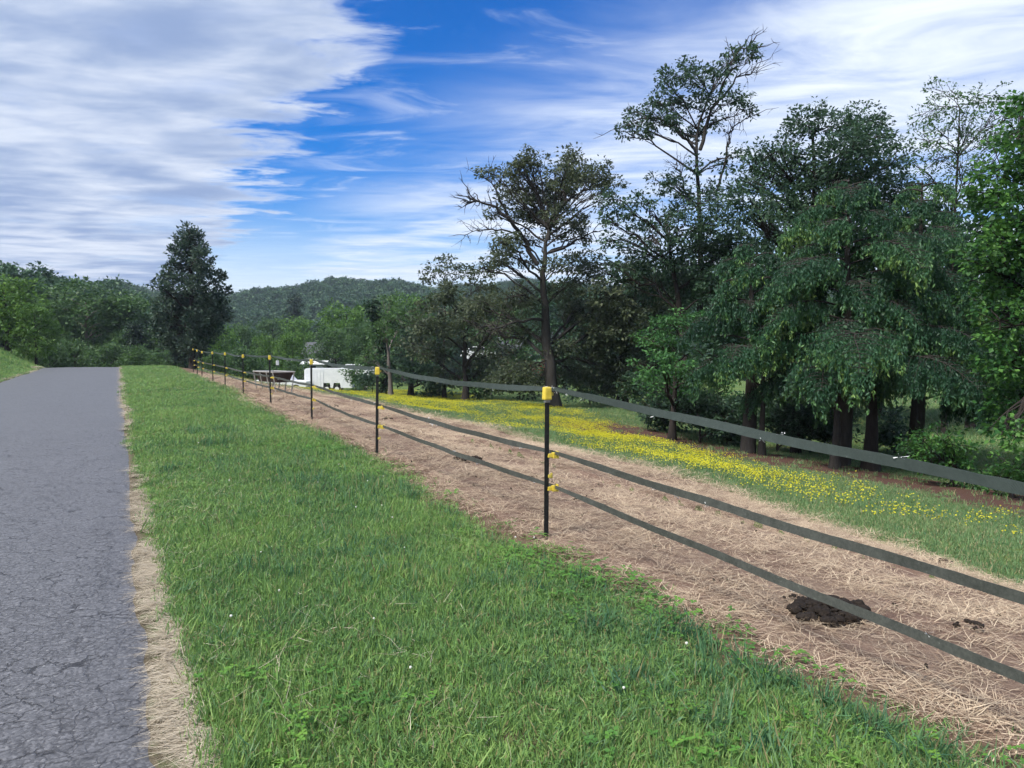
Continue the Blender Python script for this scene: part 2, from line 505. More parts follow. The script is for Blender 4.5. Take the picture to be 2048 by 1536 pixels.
class MB:
    """collects boxes, bars and tubes into one mesh"""
    def __init__(self):
        self.v, self.f = [], []

    def add(self, v, f):
        k = len(self.v)
        self.v += [tuple(p) for p in v]
        self.f += [[i + k for i in q] for q in f]

    def box(self, c, s, rot=None, taper=1.0):
        hx, hy, hz = s[0] / 2, s[1] / 2, s[2] / 2
        vv = []
        for z in (-hz, hz):
            k = taper if z > 0 else 1.0
            vv += [Vector((-hx * k, -hy * k, z)), Vector((hx * k, -hy * k, z)), Vector((hx * k, hy * k, z)), Vector((-hx * k, hy * k, z))]
        if rot is not None:
            vv = [rot @ q for q in vv]
        vv = [q + Vector(c) for q in vv]
        self.add(vv, [[0, 3, 2, 1], [4, 5, 6, 7], [0, 1, 5, 4], [1, 2, 6, 5], [2, 3, 7, 6], [3, 0, 4, 7]])
        return self

    def tube(self, a, b, r, r2=None, n=8):
        a, b = Vector(a), Vector(b)
        d = (b - a).normalized()
        u = d.orthogonal().normalized()
        v = d.cross(u)
        r2 = r if r2 is None else r2
        vv = []
        for q, rr in ((a, r), (b, r2)):
            vv += [q + (u * math.cos(k * 2 * math.pi / n) + v * math.sin(k * 2 * math.pi / n)) * rr for k in range(n)]
        ff = [[k, (k + 1) % n, n + (k + 1) % n, n + k] for k in range(n)]
        ff += [list(range(n - 1, -1, -1)), list(range(n, 2 * n))]
        self.add(vv, ff)
        return self

    def prism(self, poly, axis_a, axis_b, normal, origin, depth):
        a, b, nn, og = Vector(axis_a), Vector(axis_b), Vector(normal), Vector(origin)
        n = len(poly)
        vv = [og + a * p[0] + b * p[1] for p in poly] + [og + a * p[0] + b * p[1] + nn * depth for p in poly]
        ff = [list(range(n - 1, -1, -1)), list(range(n, 2 * n))] + [[k, (k + 1) % n, n + (k + 1) % n, n + k] for k in range(n)]
        self.add(vv, ff)
        return self

    def build(self, name, material, parent=None, bevel=0.0):
        me = bpy.data.meshes.new(name)
        me.from_pydata(self.v, [], self.f)
        if bevel:
            bm = bmesh.new()
            bm.from_mesh(me)
            bmesh.ops.recalc_face_normals(bm, faces=bm.faces)
            bmesh.ops.bevel(bm, geom=list(bm.edges), offset=bevel, segments=2, affect='EDGES', profile=0.6)
            bm.to_mesh(me)
            bm.free()
        else:
            bm = bmesh.new()
            bm.from_mesh(me)
            bmesh.ops.recalc_face_normals(bm, faces=bm.faces)
            bm.to_mesh(me)
            bm.free()
        me.materials.append(material)
        return link(name, me, parent)


def tubes(paths, sides=6):
    """paths: list of (pts (n,3), radii (n,)) -> verts, quad indices"""
    V, Q = [], []
    k = 0
    ang = np.arange(sides) * 2 * np.pi / sides
    for pts, rad in paths:
        pts = np.asarray(pts, float)
        rad = np.asarray(rad, float)
        n = len(pts)
        d = np.gradient(pts, axis=0)
        d /= np.linalg.norm(d, axis=1)[:, None] + 1e-9
        ref = np.where(np.abs(d[:, 2:3]) > 0.9, np.array([[1.0, 0, 0]]), np.array([[0, 0, 1.0]]))
        u = np.cross(d, ref)
        u /= np.linalg.norm(u, axis=1)[:, None] + 1e-9
        v = np.cross(d, u)
        ring = pts[:, None] + rad[:, None, None] * (u[:, None] * np.cos(ang)[None, :, None] + v[:, None] * np.sin(ang)[None, :, None])
        V.append(ring.reshape(-1, 3))
        i = np.arange(n - 1)[:, None] * sides
        j = np.arange(sides)[None]
        a = i + j
        b = i + (j + 1) % sides
        Q.append(np.stack([a, b, b + sides, a + sides], -1).reshape(-1, 4) + k)
        k += n * sides
    return np.concatenate(V), np.concatenate(Q)


def unit(v):
    return v / (np.linalg.norm(v, axis=-1, keepdims=True) + 1e-9)


def leaf_verts(p, d, nrm, L, W, fold=0.12):
    side = unit(np.cross(d, nrm))
    L = L[:, None]
    W = W[:, None]
    v = np.stack([p, p + d * L * 0.45 + side * W * 0.5 + nrm * W * fold,
                  p + d * L, p + d * L * 0.45 - side * W * 0.5 + nrm * W * fold], 1)
    return v.reshape(-1, 3)


def quads(n):
    return np.arange(n * 4, dtype=np.int32)


# ------------------------------------------------------------------ tree builder
def bezier(a, b, sag, rng, n=7, wob=0.06):
    a, b = np.asarray(a, float), np.asarray(b, float)
    t = np.linspace(0, 1, n)[:, None]
    L = np.linalg.norm(b - a)
    m = (a + b) / 2 + np.array([0, 0, sag * L])
    p = (1 - t) ** 2 * a + 2 * t * (1 - t) * m + t ** 2 * b
    jit = rng.normal(0, wob * L, (n, 3)) * np.sin(np.pi * t) * 0.5
    return p + jit


def fill_blob(rng, c, r, nsub, nleaf, sub_r, flat=0.6, shell=0.55):
    """leaf positions through a lump of crown, gathered in small sprays"""
    dv = unit(rng.normal(0, 1, (nsub, 3)))
    rr = rng.uniform(0, 1, (nsub, 1)) ** (1 - shell)
    sc = np.asarray(c) + dv * rr * np.asarray(r)
    off = unit(rng.normal(0, 1, (nsub, nleaf, 3))) * (rng.uniform(0, 1, (nsub, nleaf, 1)) ** 0.5)
    sr = sub_r * rng.uniform(0.6, 1.35, (nsub, 1, 1))
    lp = sc[:, None] + off * sr * np.array([1, 1, flat])
    out = unit(off + 0.6 * dv[:, None])
    tint = np.repeat(rng.normal(0, 0.17, (nsub, 1)), nleaf, 1)
    return sc, lp.reshape(-1, 3), out.reshape(-1, 3), tint.ravel()


def crown_mesh(rng, lp, out, tint, leaf, material, name='crown', droop=0.25, aspect=0.55, up=0.9):
    n = len(lp)
    d = unit(out * np.array([1, 1, 0.5]) + rng.normal(0, 0.55, (n, 3)) - np.array([0, 0, droop]))
    nr = unit(rng.normal(0, 0.6, (n, 3)) + np.array([0, 0, up]) + 0.3 * out)
    L = leaf * rng.uniform(0.65, 1.4, n)
    v = leaf_verts(lp, d, nr, L, L * aspect)
    tt = np.clip(0.5 + tint + rng.normal(0, 0.2, n), 0, 0.92)
    return new_mesh(name, v, quads(n), 4, material, np.repeat(tt, 4))


def build_tree(name, label, cat, base, trunk, blobs, seed, leafmat, barkmat, leaf=0.14, dens=1.0,
               trunk_r=0.25, sub_r=0.42, nleaf=26, group=None, bare=(), flat=0.6, droop=0.25, limb_r=0.3,
               aspect=0.55, shell=0.55, twig=True):
    """trunk: world points up the stem; blobs: (centre, (rx,ry,rz), density) lumps of leaves; bare: leafless limbs (world points)"""
    rng = np.random.default_rng(seed)
    base = np.asarray(base, float)
    root = empty(name, tuple(base))
    tag(root, label, cat, group)
    tp = np.asarray(trunk, float)
    # resample trunk
    t = np.linspace(0, 1, len(tp))
    tt = np.linspace(0, 1, max(10, len(tp) * 3))
    tp = np.stack([np.interp(tt, t, tp[:, k]) for k in range(3)], 1)
    tp[1:-1] += rng.normal(0, trunk_r * 0.12, (len(tp) - 2, 3)) * np.array([1, 1, 0])
    hgt = tp[-1, 2] - tp[0, 2]
    fr = (tp[:, 2] - tp[0, 2]) / max(hgt, .1)
    rad = trunk_r * (1 - 0.80 * fr) + trunk_r * 0.55 * np.exp(-fr * 22)
    tp[0, 2] -= 0.25
    paths = [(tp, rad)]
    LP, OUT, TI = [], [], []
    for c, r, dn in blobs:
        c = np.asarray(c, float)
        r = np.asarray(r, float)
        vol = r[0] * r[1] * r[2]
        nsub = max(6, int(dn * dens * 1.5 * vol / sub_r ** 3 + 4))
        sc, lp, out, ti = fill_blob(rng, c, r, nsub, nleaf, sub_r, flat, shell)
        LP.append(lp)
        OUT.append(out)
        TI.append(ti + rng.normal(0, 0.06))
        # limb from the stem to this lump
        hz = np.clip(c[2] - 0.55 * np.hypot(*(c[:2] - np.interp(c[2], tp[:, 2], tp[:, 0]) * 0 - tp[len(tp) // 2, :2])), tp[0, 2] + 0.28 * hgt, tp[-1, 2])
        k = int(np.argmin(np.abs(tp[:, 2] - hz)))
        pth = bezier(tp[k], c, 0.10, rng)
        L = np.linalg.norm(c - tp[k])
        r0 = min(rad[k] * 0.7, 0.012 + limb_r * 0.07 * L ** 0.9)
        paths.append((pth, np.linspace(r0, r0 * 0.35, len(pth))))
        if twig:
            pick = rng.permutation(len(sc))[:max(3, min(len(sc), 14))]
            for q in pick:
                j = rng.integers(2, len(pth))
                tw = bezier(pth[j], sc[q], 0.05, rng, 4, 0.08)
                paths.append((tw, np.linspace(r0 * 0.3 + 0.006, 0.008, 4)))
    for pts, r0 in bare:
        pts = np.asarray(pts, float)
        t = np.linspace(0, 1, len(pts))
        tt = np.linspace(0, 1, len(pts) * 3)
        q = np.stack([np.interp(tt, t, pts[:, k]) for k in range(3)], 1)
        q[1:-1] += rng.normal(0, 0.05, (len(q) - 2, 3))
        paths.append((q, np.linspace(r0, r0 * 0.2, len(q))))
        for _ in range(int(len(q) * 1.6)):
            j = rng.integers(len(q) // 3, len(q))
            dr = unit(q[min(j, len(q) - 1)] - q[max(0, j - 2)])
            e = q[j] + (dr * 0.6 + rng.normal(0, 0.55, 3) + np.array([0, 0, .12])) * rng.uniform(0.4, 1.0)
            tw = bezier(q[j], e, 0.08, rng, 5, 0.10)
            paths.append((tw, np.linspace(r0 * 0.3, 0.006, 5)))
            for _ in range(2):
                e2 = tw[3] + (unit(tw[4] - tw[2]) * 0.4 + rng.normal(0, 0.4, 3)) * 0.5
                paths.append((bezier(tw[3], e2, 0, rng, 3), np.linspace(r0 * .15, 0.005, 3)))
    V, Q = tubes([paths[0]], 10)
    V2, Q2 = tubes(paths[1:], 5) if len(paths) > 1 else (np.zeros((0, 3)), np.zeros((0, 4), int))
    V, Q = np.concatenate([V, V2]), np.concatenate([Q, Q2 + len(V)])
    tm = new_mesh('trunk', V - base, Q, 4, barkmat, smooth=True)
    link('trunk', tm, root)
    if LP:
        lp, out, ti = np.concatenate(LP), np.concatenate(OUT), np.concatenate(TI)
        cm = crown_mesh(rng, lp - base, out, ti, leaf, leafmat, droop=droop, aspect=aspect)
        link('crown', cm, root)
    return root


def envelope_blobs(rng, h, rad, shape='round', n=22, low=0.22):
    """lumps for an ordinary tree standing at the origin"""
    out = []
    for k in range(n):
        f = (k + rng.uniform(0, 1)) / n
        z = low + (0.93 - low) * f
        if shape == 'round':
            er = math.sqrt(max(0.05, 1 - ((z - 0.56) / 0.46) ** 2))
        elif shape == 'cone':
            er = max(0.10, 1.08 * (1 - z) ** 0.8)
        elif shape == 'wide':
            er = math.sqrt(max(0.05, 1 - ((z - 0.66) / 0.40) ** 2))
        else:
            er = 0.65 + 0.35 * math.sin(z * 5)
        a = k * 2.39996 + rng.uniform(-0.5, 0.5)
        q = rng.uniform(0.45, 0.82) * er * rad
        s = rng.uniform(0.27, 0.42) * rad * (0.6 + 0.4 * er)
        out.append((np.array([q * math.cos(a), q * math.sin(a), z * h]), (s * 1.1, s * 1.1, s * 0.8), rng.uniform(0.7, 1.2)))
    return out


# ------------------------------------------------------------------ terrain
def build_ground():
    fwd = math.pi / 2 - YAW
    a_in = np.linspace(-R(52), R(48), 420)
    a_out = np.linspace(R(48), 2 * math.pi - R(52), 90)[1:-1]
    ang = fwd - np.concatenate([a_in, a_out])
    rad = np.concatenate([[0.05], np.geomspace(0.6, 1600, 300)])
    A, Rr = np.meshgrid(ang, rad)
    X, Y = Rr * np.cos(A), Rr * np.sin(A)
    Z = ground_z(X, Y)
    V = np.stack([X, Y, Z], -1).reshape(-1, 3)
    na, nr = len(ang), len(rad)
    i = np.arange(nr - 1)[:, None] * na
    j = np.arange(na)[None]
    jn = (j + 1) % na
    Q = np.stack([i + j, i + jn, i + na + jn, i + na + j], -1).reshape(-1, 4)
    Q = Q[:, ::-1]
    me = new_mesh('ground', V, Q, 4, M['ground'], smooth=True)
    # make sure it faces up
    if me.polygons[5000].normal.z < 0:
        me.flip_normals()
    tag(link('ground', me), kind='structure')


build_ground()


def strip(name, ys, x0, x1, nx, dz, material, edge_drop=0.0):
    """a sheet between two edge curves x0(y), x1(y) laid over the ground"""
    ys = np.asarray(ys, float)
    t = np.linspace(0, 1, nx)
    X = x0[:, None] * (1 - t) + x1[:, None] * t
    Y = np.repeat(ys[:, None], nx, 1)
    Z = ground_z(X, Y, False) + dz(X, Y, t[None])
    V = np.stack([X, Y, Z], -1).reshape(-1, 3)
    i = np.arange(len(ys) - 1)[:, None] * nx
    j = np.arange(nx - 1)[None]
    Q = np.stack([i + j, i + j + 1, i + nx + j + 1, i + nx + j], -1).reshape(-1, 4)
    return tag(link(name, new_mesh(name, V, Q, 4, material, smooth=True)), kind='structure')


rg = np.random.default_rng(3)


def wob(ys, amp, sc, seed):
    r = np.random.default_rng(seed)
    s = 0
    for k in range(9):
        f = sc * 1.75 ** k
        s = s + amp * 0.72 ** k * np.sin(ys * f + r.uniform(0, 6.28))
    return s


def road_edge(Y):
    return 0.12 - 0.12 * sm(8, 30, Y) + wob(Y, 0.03, 0.5, 5) + 0.018 * np.sin(Y * 9.1 + 2 * np.sin(Y * 2.3)) * np.sin(Y * 4.3 + 1)


ys = np.concatenate([np.arange(-8, 20, 0.06), np.arange(20, 60, 0.25), np.arange(60, 140, 1.0)])
strip('road', ys, -4.42 + wob(ys, 0.06, 0.3, 6) - 0.8 * sm(50, 62, ys), road_edge(ys) + 0.05, 24,
      lambda X, Y, t: 0.004 + 0.03 * np.sin(np.pi * t) - 0.02 * (t > .98) - 0.02 * (t < .02), M['asphalt'])


def straw_in(Y):
    return 3.02 + 0.12 * sm(2, 9, Y) + 0.35 * sm(14, 30, Y) + wob(Y, 0.09, 0.45, 8)


def straw_out(Y):
    return np.interp(Y, [-3, 0, 3.5, 6, 11, 16, 21, 26, 31, 40, 47], [5.6, 6.0, 6.6, 7.5, 8.5, 9.2, 9.4, 9.0, 7.6, 5.4, 4.5]) + wob(Y, 0.13, 0.35, 9)


ys = np.concatenate([np.arange(-3, 20, 0.08), np.arange(20, 47, 0.25)])
strip('dirt_path', ys, straw_in(ys), straw_out(ys), 60,
      lambda X, Y, t: bumps(X, Y) * np.where(X > 6, 1.3, 0.45) * np.clip((X - .1) / .6, 0, 1) + 0.022 - 0.05 * ((t < .02) | (t > .98)), M['dirt'])

# ------------------------------------------------------------------ scattered ground cover (instanced blades)
HID = bpy.data.collections.new('plant_sources')


def proto_coll(name, meshes):
    c = bpy.data.collections.new(name)
    for k, me in enumerate(meshes):
        c.objects.link(bpy.data.objects.new(f'{name}_{k}', me))
    return c


def scatter(name, pts, rot, scl, coll, nproto, seed, label, cat=None, kind='stuff'):
    rng = np.random.default_rng(seed)
    n = len(pts)
    me = bpy.data.meshes.new(name)
    me.vertices.add(n)
    me.vertices.foreach_set('co', np.ascontiguousarray(pts, np.float32).ravel())
    a = me.attributes.new('rot', 'FLOAT_VECTOR', 'POINT')
    a.data.foreach_set('vector', np.ascontiguousarray(rot, np.float32).ravel())
    a = me.attributes.new('scl', 'FLOAT_VECTOR', 'POINT')
    a.data.foreach_set('vector', np.ascontiguousarray(scl, np.float32).ravel())
    a = me.attributes.new('idx', 'INT', 'POINT')
    a.data.foreach_set('value', rng.integers(0, nproto, n).astype(np.int32))
    o = link(name, me)
    tag(o, label, cat, None, kind)
    g = bpy.data.node_groups.new(name + ' scatter', 'GeometryNodeTree')
    g.interface.new_socket('Geometry', in_out='INPUT', socket_type='NodeSocketGeometry')
    g.interface.new_socket('Geometry', in_out='OUTPUT', socket_type='NodeSocketGeometry')
    gi = g.nodes.new('NodeGroupInput')
    go = g.nodes.new('NodeGroupOutput')
    ci_ = g.nodes.new('GeometryNodeCollectionInfo')
    ci_.inputs['Collection'].default_value = coll
    ci_.inputs['Separate Children'].default_value = True
    ci_.inputs['Reset Children'].default_value = True
    ip = g.nodes.new('GeometryNodeInstanceOnPoints')
    ip.inputs['Pick Instance'].default_value = True
    def na(nm, ty):
        q = g.nodes.new('GeometryNodeInputNamedAttribute')
        q.data_type = ty
        q.inputs[0].default_value = nm
        return q.outputs[0]
    L = g.links.new
    L(gi.outputs[0], ip.inputs['Points'])
    L(ci_.outputs[0], ip.inputs['Instance'])
    L(na('idx', 'INT'), ip.inputs['Instance Index'])
    L(na('rot', 'FLOAT_VECTOR'), ip.inputs['Rotation'])
    L(na('scl', 'FLOAT_VECTOR'), ip.inputs['Scale'])
    L(ip.outputs[0], go.inputs[0])
    md = o.modifiers.new('scatter', 'NODES')
    md.node_group = g
    return o


def blades(rng, n, spread, h0, h1, wd, lean, material, flat=False, bend=0.5, head=None):
    """a tuft of n tapering blades"""
    a = rng.uniform(0, 6.283, n)
    r = spread * np.sqrt(rng.uniform(0, 1, n))
    b = np.stack([r * np.cos(a), r * np.sin(a), np.zeros(n) - 0.004], 1)
    az = rng.uniform(0, 6.283, n) if head is None else rng.normal(head, 0.75, n)
    le = np.abs(rng.normal(0, lean, n))
    hd = np.stack([np.cos(az), np.sin(az), np.zeros(n)], 1)
    h = rng.uniform(h0, h1, n)[:, None]
    side = np.stack([-np.sin(az + rng.normal(0, .5, n)), np.cos(az), np.zeros(n)], 1)
    wdt = wd * rng.uniform(0.7, 1.3, n)[:, None]
    up = np.array([0, 0, 1.0])
    if flat:
        lift = rng.uniform(0.02, 0.14, n)[:, None]
        m = b + hd * h * 0.5 + up * (0.006 + lift * h * 0.8)
        t = b + hd * h + rng.normal(0, 0.12, (n, 3)) * h * np.array([1, 1, 0.15]) + up * (0.004 + rng.uniform(0, .12, n)[:, None] * h)
        b = b + up * 0.008
    else:
        le = le[:, None]
        m = b + (up * np.cos(le * .5) + hd * np.sin(le * .5)) * h * 0.55
        t = m + (up * np.cos(le * (1 + bend)) + hd * np.sin(le * (1 + bend))) * h * 0.5
    V = np.stack([b - side * wdt * .5, b + side * wdt * .5, m + side * wdt * .42, m - side * wdt * .42, t + side * wdt * .06, t - side * wdt * .06], 1)
    k = np.arange(n)[:, None] * 6
    Q = np.concatenate([k + np.array([[0, 1, 2, 3]]), k + np.array([[3, 2, 4, 5]])])
    tint = np.repeat(rng.uniform(0, 1, n), 6)
    return new_mesh('tuft', V.reshape(-1, 3), Q, 4, material, tint)


def rand_rot(rng, n, tilt=0.12):
    return np.stack([rng.normal(0, tilt, n), rng.normal(0, tilt, n), rng.uniform(0, 6.283, n)], 1)


def noise2(X, Y, f, seed):
    r = np.random.default_rng(seed)
    s = 0
    for k in range(8):
        th = r.uniform(0, 6.28)
        q = f * r.uniform(0.6, 1.9)
        s = s + np.sin(q * (X * math.cos(th) + Y * math.sin(th)) + r.uniform(0, 6.28))
    return s / 8 * 1.6


def dense_pts(rng, x0, x1, y0, y1, dens):
    n = int((x1 - x0) * (y1 - y0) * dens)
    return rng.uniform(x0, x1, n), rng.uniform(y0, y1, n)


rng = np.random.default_rng(11)
turf = proto_coll('turf_tuft', [blades(rng, 20, 0.060, 0.025, 0.078, 0.0044, 1.0, M['grass']) for _ in range(7)])
XS, YS, SS = [], [], []
for (y0, y1, dens, s) in ((0.6, 6.5, 1050, 1.0), (6.5, 12, 560, 1.25), (12, 24, 260, 1.6), (24, 70, 75, 2.5)):
    x, y = dense_pts(rng, 0.0, 3.6, y0, y1, dens)
    keep = (x > road_edge(y) + 0.02 + 0.05 * np.abs(rng.normal(0, 1, len(x))) + np.clip(0.05 * noise2(x * 0, y, 4.0, 52) + 0.045 * noise2(x * 0, y, 5.5, 51), -.03, .2)) & (x < straw_in(y) + rng.normal(-0.12, 0.14, len(x)))
    # bare, trodden margin beside the fence
    thin_ = np.clip((straw_in(y) - x) / 0.55, 0, 1)
    keep &= rng.uniform(0, 1, len(x)) < 0.30 + 0.7 * thin_
    keep &= noise2(x, y, 5.5, 40) + rng.normal(0, .5, len(x)) > -1.35
    x, y = x[keep], y[keep]
    XS.append(x); YS.append(y)
    tall = np.clip(1 + 0.42 * noise2(x, y, 1.7, 21) + 0.30 * noise2(x, y, 5.2, 22), 0.5, 2.0)
    tall = tall * (0.55 + 0.45 * np.clip((straw_in(y) - x) / 0.6, 0, 1))
    SS.append(np.stack([np.full(len(x), s), np.full(len(x), s), tall * (1 + 0.12 * (s - 1))], 1) * rng.uniform(0.75, 1.3, (len(x), 1)))
X, Y = np.concatenate(XS), np.concatenate(YS)
scatter('lawn_grass', np.stack([X, Y, ground_z(X, Y)], 1), rand_rot(rng, len(X), 0.30), np.concatenate(SS), turf, 7, 1,
        'mown green lawn between the road and the tape fence', 'grass')

# longer darker tufts standing out of the lawn
tall_p = proto_coll('tall_tuft', [blades(rng, 26, 0.06, 0.09, 0.19, 0.0055, 0.9, M['tall'], bend=0.9) for _ in range(5)])
x, y = dense_pts(rng, 0.3, 3.0, 0.9, 14, 60)
f = noise2(x, y, 1.9, 33) + rng.normal(0, .35, len(x))
x, y = x[f > 0.35], y[f > 0.35]
x = np.minimum(x, straw_in(y) - 0.3)
n = len(x)
scatter('tall_grass', np.stack([x, y, ground_z(x, y)], 1), rand_rot(rng, n, 0.2), np.repeat(rng.uniform(0.6, 1.15, (n, 1)), 3, 1), tall_p, 5, 2,
        'longer bent tufts of grass standing in the lawn', 'grass')


def clover_mesh(rng):
    V, T = [], []
    n = 9
    for _ in range(n):
        c = np.array([rng.uniform(-.09, .09), rng.uniform(-.09, .09), rng.uniform(.03, .075)])
        a0 = rng.uniform(0, 6.28)
        t = rng.uniform(0, 1)
        for k in range(3):
            a = a0 + k * 2.094
            d = np.array([[math.cos(a), math.sin(a), rng.uniform(-.2, .25)]])
            V.append(leaf_verts(c[None], unit(d), np.array([[0, 0, 1.0]]), np.array([0.019 * rng.uniform(.8, 1.3)]), np.array([0.017])))
            T += [t] * 4
    V = np.concatenate(V)
    return new_mesh('clover', V, quads(len(V) // 4), 4, M['clover'], T)


clov = proto_coll('clover_patch', [clover_mesh(rng) for _ in range(4)])
x, y = dense_pts(rng, 0.4, 3.1, 1.0, 13, 90)
f = noise2(x, y, 1.5, 44) + rng.normal(0, .35, len(x))
x, y = x[f > 0.58], y[f > 0.58]
n = len(x)
scatter('clover_leaves', np.stack([x, y, ground_z(x, y)], 1), rand_rot(rng, n), np.repeat(rng.uniform(0.7, 1.3, (n, 1)), 3, 1), clov, 4, 3,
        'pale green clover leaves in patches of the lawn', 'clover')


def ball_mesh(name, r, material, n=6):
    bm = bmesh.new()
    bmesh.ops.create_icosphere(bm, subdivisions=1, radius=r)
    me = bpy.data.meshes.new(name)
    bm.to_mesh(me)
    bm.free()
    me.materials.append(material)
    return me


wf = proto_coll('clover_head', [ball_mesh('clover_head', 0.008, M['white_petal'])])
x, y = dense_pts(rng, 0.5, 3.0, 1.6, 12, 1.0)
n = len(x)
scatter('white_clover_flowers', np.stack([x, y, ground_z(x, y) + 0.07], 1), rand_rot(rng, n), np.repeat(rng.uniform(0.6, 1.1, (n, 1)), 3, 1), wf, 1, 4,
        'small white clover heads dotted over the lawn', 'flowers')

# dry, bleached fringe lying over the edge of the road
fr_p = proto_coll('dry_fringe', [blades(rng, 20, 0.045, 0.04, 0.15, 0.0028, 0.5, M['dry'], flat=True, head=math.pi) for _ in range(6)])
y = np.concatenate([rng.uniform(0.8, 9, 1150), rng.uniform(9, 24, 850), rng.uniform(24, 66, 900)])
den = noise2(y * 0, y, 5.5, 51) + 0.6 * noise2(y * 0, y, 1.6, 53) + rng.normal(0, .25, len(y))
y = y[(den > -0.05 - 0.5 * sm(6, 20, y))]
n = len(y)
x = road_edge(y) + rng.normal(0.045, 0.035, n) + 0.05 * noise2(y * 0, y, 4.0, 52)
s = 0.6 + 0.55 * rng.uniform(0, 1, n) + 0.9 * sm(8, 40, y)
scatter('dry_grass', np.stack([x, y, ground_z(x, y) + 0.018], 1), np.stack([rng.normal(0, .1, n), rng.normal(0, .1, n), rng.normal(0, .5, n)], 1),
        np.stack([s, s, 0.9 * s], 1), fr_p, 6, 5, 'bleached dry grass fringe along the road edge', 'grass')
# the same fringe, thinner, on the far side of the road
y = rng.uniform(28, 75, 500)
x = -4.45 + rng.normal(-0.05, 0.10, 500) - 0.8 * sm(50, 62, y)
scatter('dry_grass', np.stack([x, y, ground_z(x, y) + 0.02], 1), rand_rot(rng, 500), np.full((500, 3), 1.6), fr_p, 6, 6,
        'pale dry grass along the left edge of the road', 'grass')
# loose dead blades through the lawn
y = rng.uniform(0.9, 11, 420)
x = 0.25 + np.abs(rng.normal(0, 0.7, 420))
k = x < straw_in(y)
x, y = x[k], y[k]
n = len(x)
dd_p = proto_coll('dead_blade', [blades(rng, 4, 0.10, 0.06, 0.18, 0.0024, 0.5, M['dry'], flat=True) for _ in range(4)])
scatter('dead_grass', np.stack([x, y, ground_z(x, y) + 0.03], 1), rand_rot(rng, n, 0.35), np.full((n, 3), 0.8), dd_p, 4, 7,
        'loose straw coloured blades caught in the lawn', 'grass')

# straw on the trodden strip
st_p = proto_coll('straw_litter', [blades(rng, 26, 0.16, 0.05, 0.24, 0.0036, 0.5, M['straw'], flat=True) for _ in range(7)])
XS, YS, SS = [], [], []
for (y0, y1, dens, s) in ((0.0, 8, 120, 0.85), (8, 18, 60, 1.2), (18, 46, 18, 2.0)):
    x, y = dense_pts(rng, 2.9, 10.2, y0, y1, dens)
    u = (x - straw_in(y)) / (straw_out(y) - straw_in(y))
    k = (u > -0.03 + rng.normal(0, .03, len(x))) & (u < 1.02 + rng.normal(0, .05, len(x)))
    k &= rng.uniform(0, 1, len(x)) < np.clip(0.55 + 0.35 * noise2(x, y, 2.2, 61) + 0.5 * np.exp(-((u - 0.93) / .12) ** 2), 0.1, 1)
    XS.append(x[k]); YS.append(y[k]); SS.append(np.full(k.sum(), s))
x, y, s = np.concatenate(XS), np.concatenate(YS), np.concatenate(SS)
n = len(x)
scatter('straw', np.stack([x, y, ground_z(x, y) + 0.028], 1), rand_rot(rng, n, 0.10), np.repeat(s[:, None] * rng.uniform(.7, 1.3, (n, 1)), 3, 1), st_p, 7, 8,
        'loose straw strewn over the bare strip by the fence', 'straw')

# dark crumbs of dung and soil over the strip
cr_p = proto_coll('clod', [ball_mesh('clod', 0.016, M['manure'])])
x, y = dense_pts(rng, 3.2, 8.2, 0.5, 24, 2.6)
n = len(x)
scatter('dirt_crumbs', np.stack([x, y, ground_z(x, y) + 0.03], 1), rand_rot(rng, n, 1), np.stack([rng.uniform(.4, 1.7, n), rng.uniform(.4, 1.7, n), rng.uniform(.3, .9, n)], 1), cr_p, 1, 9,
        'small dark crumbs scattered over the straw strip', 'dirt')

# pasture
pg_p = proto_coll('pasture_tuft', [blades(rng, 20, 0.09, 0.04, 0.10, 0.007, 0.7, M['pasture']) for _ in range(6)])
XS, YS, SS = [], [], []
for (x0, x1, y0, y1, dens, s) in ((6, 15, 0, 16, 190, 1.1), (6, 15, 16, 34, 80, 1.7), (15, 30, 2, 26, 50, 1.7), (5, 34, 34, 80, 18, 2.8), (15, 34, 26, 34, 40, 2.0), (30, 60, 4, 60, 8, 3.0)):
    x, y = dense_pts(rng, x0, x1, y0, y1, dens)
    k = x > np.where(y < 47, straw_out(y), 3.5) + rng.normal(0.02, .12, len(x))
    ln = x - (13.6 + 0.05 * y)
    barren = (ln + rng.normal(0, .6, len(x)) > -0.5) & (ln < 4.5) & (y < 28)
    k &= ~(barren & (rng.uniform(0, 1, len(x)) < 0.90))
    k &= rng.uniform(0, 1, len(x)) < 0.75 + 0.4 * noise2(x, y, 1.2, 71)
    XS.append(x[k]); YS.append(y[k]); SS.append(np.full(k.sum(), s))
x, y, s = np.concatenate(XS), np.concatenate(YS), np.concatenate(SS)
n = len(x)
scatter('pasture_grass', np.stack([x, y, ground_z(x, y)], 1), rand_rot(rng, n), np.stack([s, s, (0.40 + 0.48 * s) * rng.uniform(.55, 1.2, n)], 1), pg_p, 6, 10,
        'short grazed grass of the sloping pasture', 'grass')


def butter_mesh(rng, n=16):
    V, T = [], []
    for _ in range(n):
        c = np.array([rng.normal(0, .13), rng.normal(0, .13), rng.uniform(.09, .20)])
        t = rng.uniform(0, 1)
        for k in range(3):
            a = rng.uniform(0, 6.28)
            d = unit(np.array([[math.cos(a), math.sin(a), 0.35]]))
            V.append(leaf_verts(c[None] - d * .014, d, unit(rng.normal(0, .4, (1, 3)) + np.array([[0, 0, 1.0]])), np.array([0.032]), np.array([0.026])))
            T += [t] * 4
    V = np.concatenate(V)
    return new_mesh('buttercups', V, quads(len(V) // 4), 4, M['yellow_petal'], T)


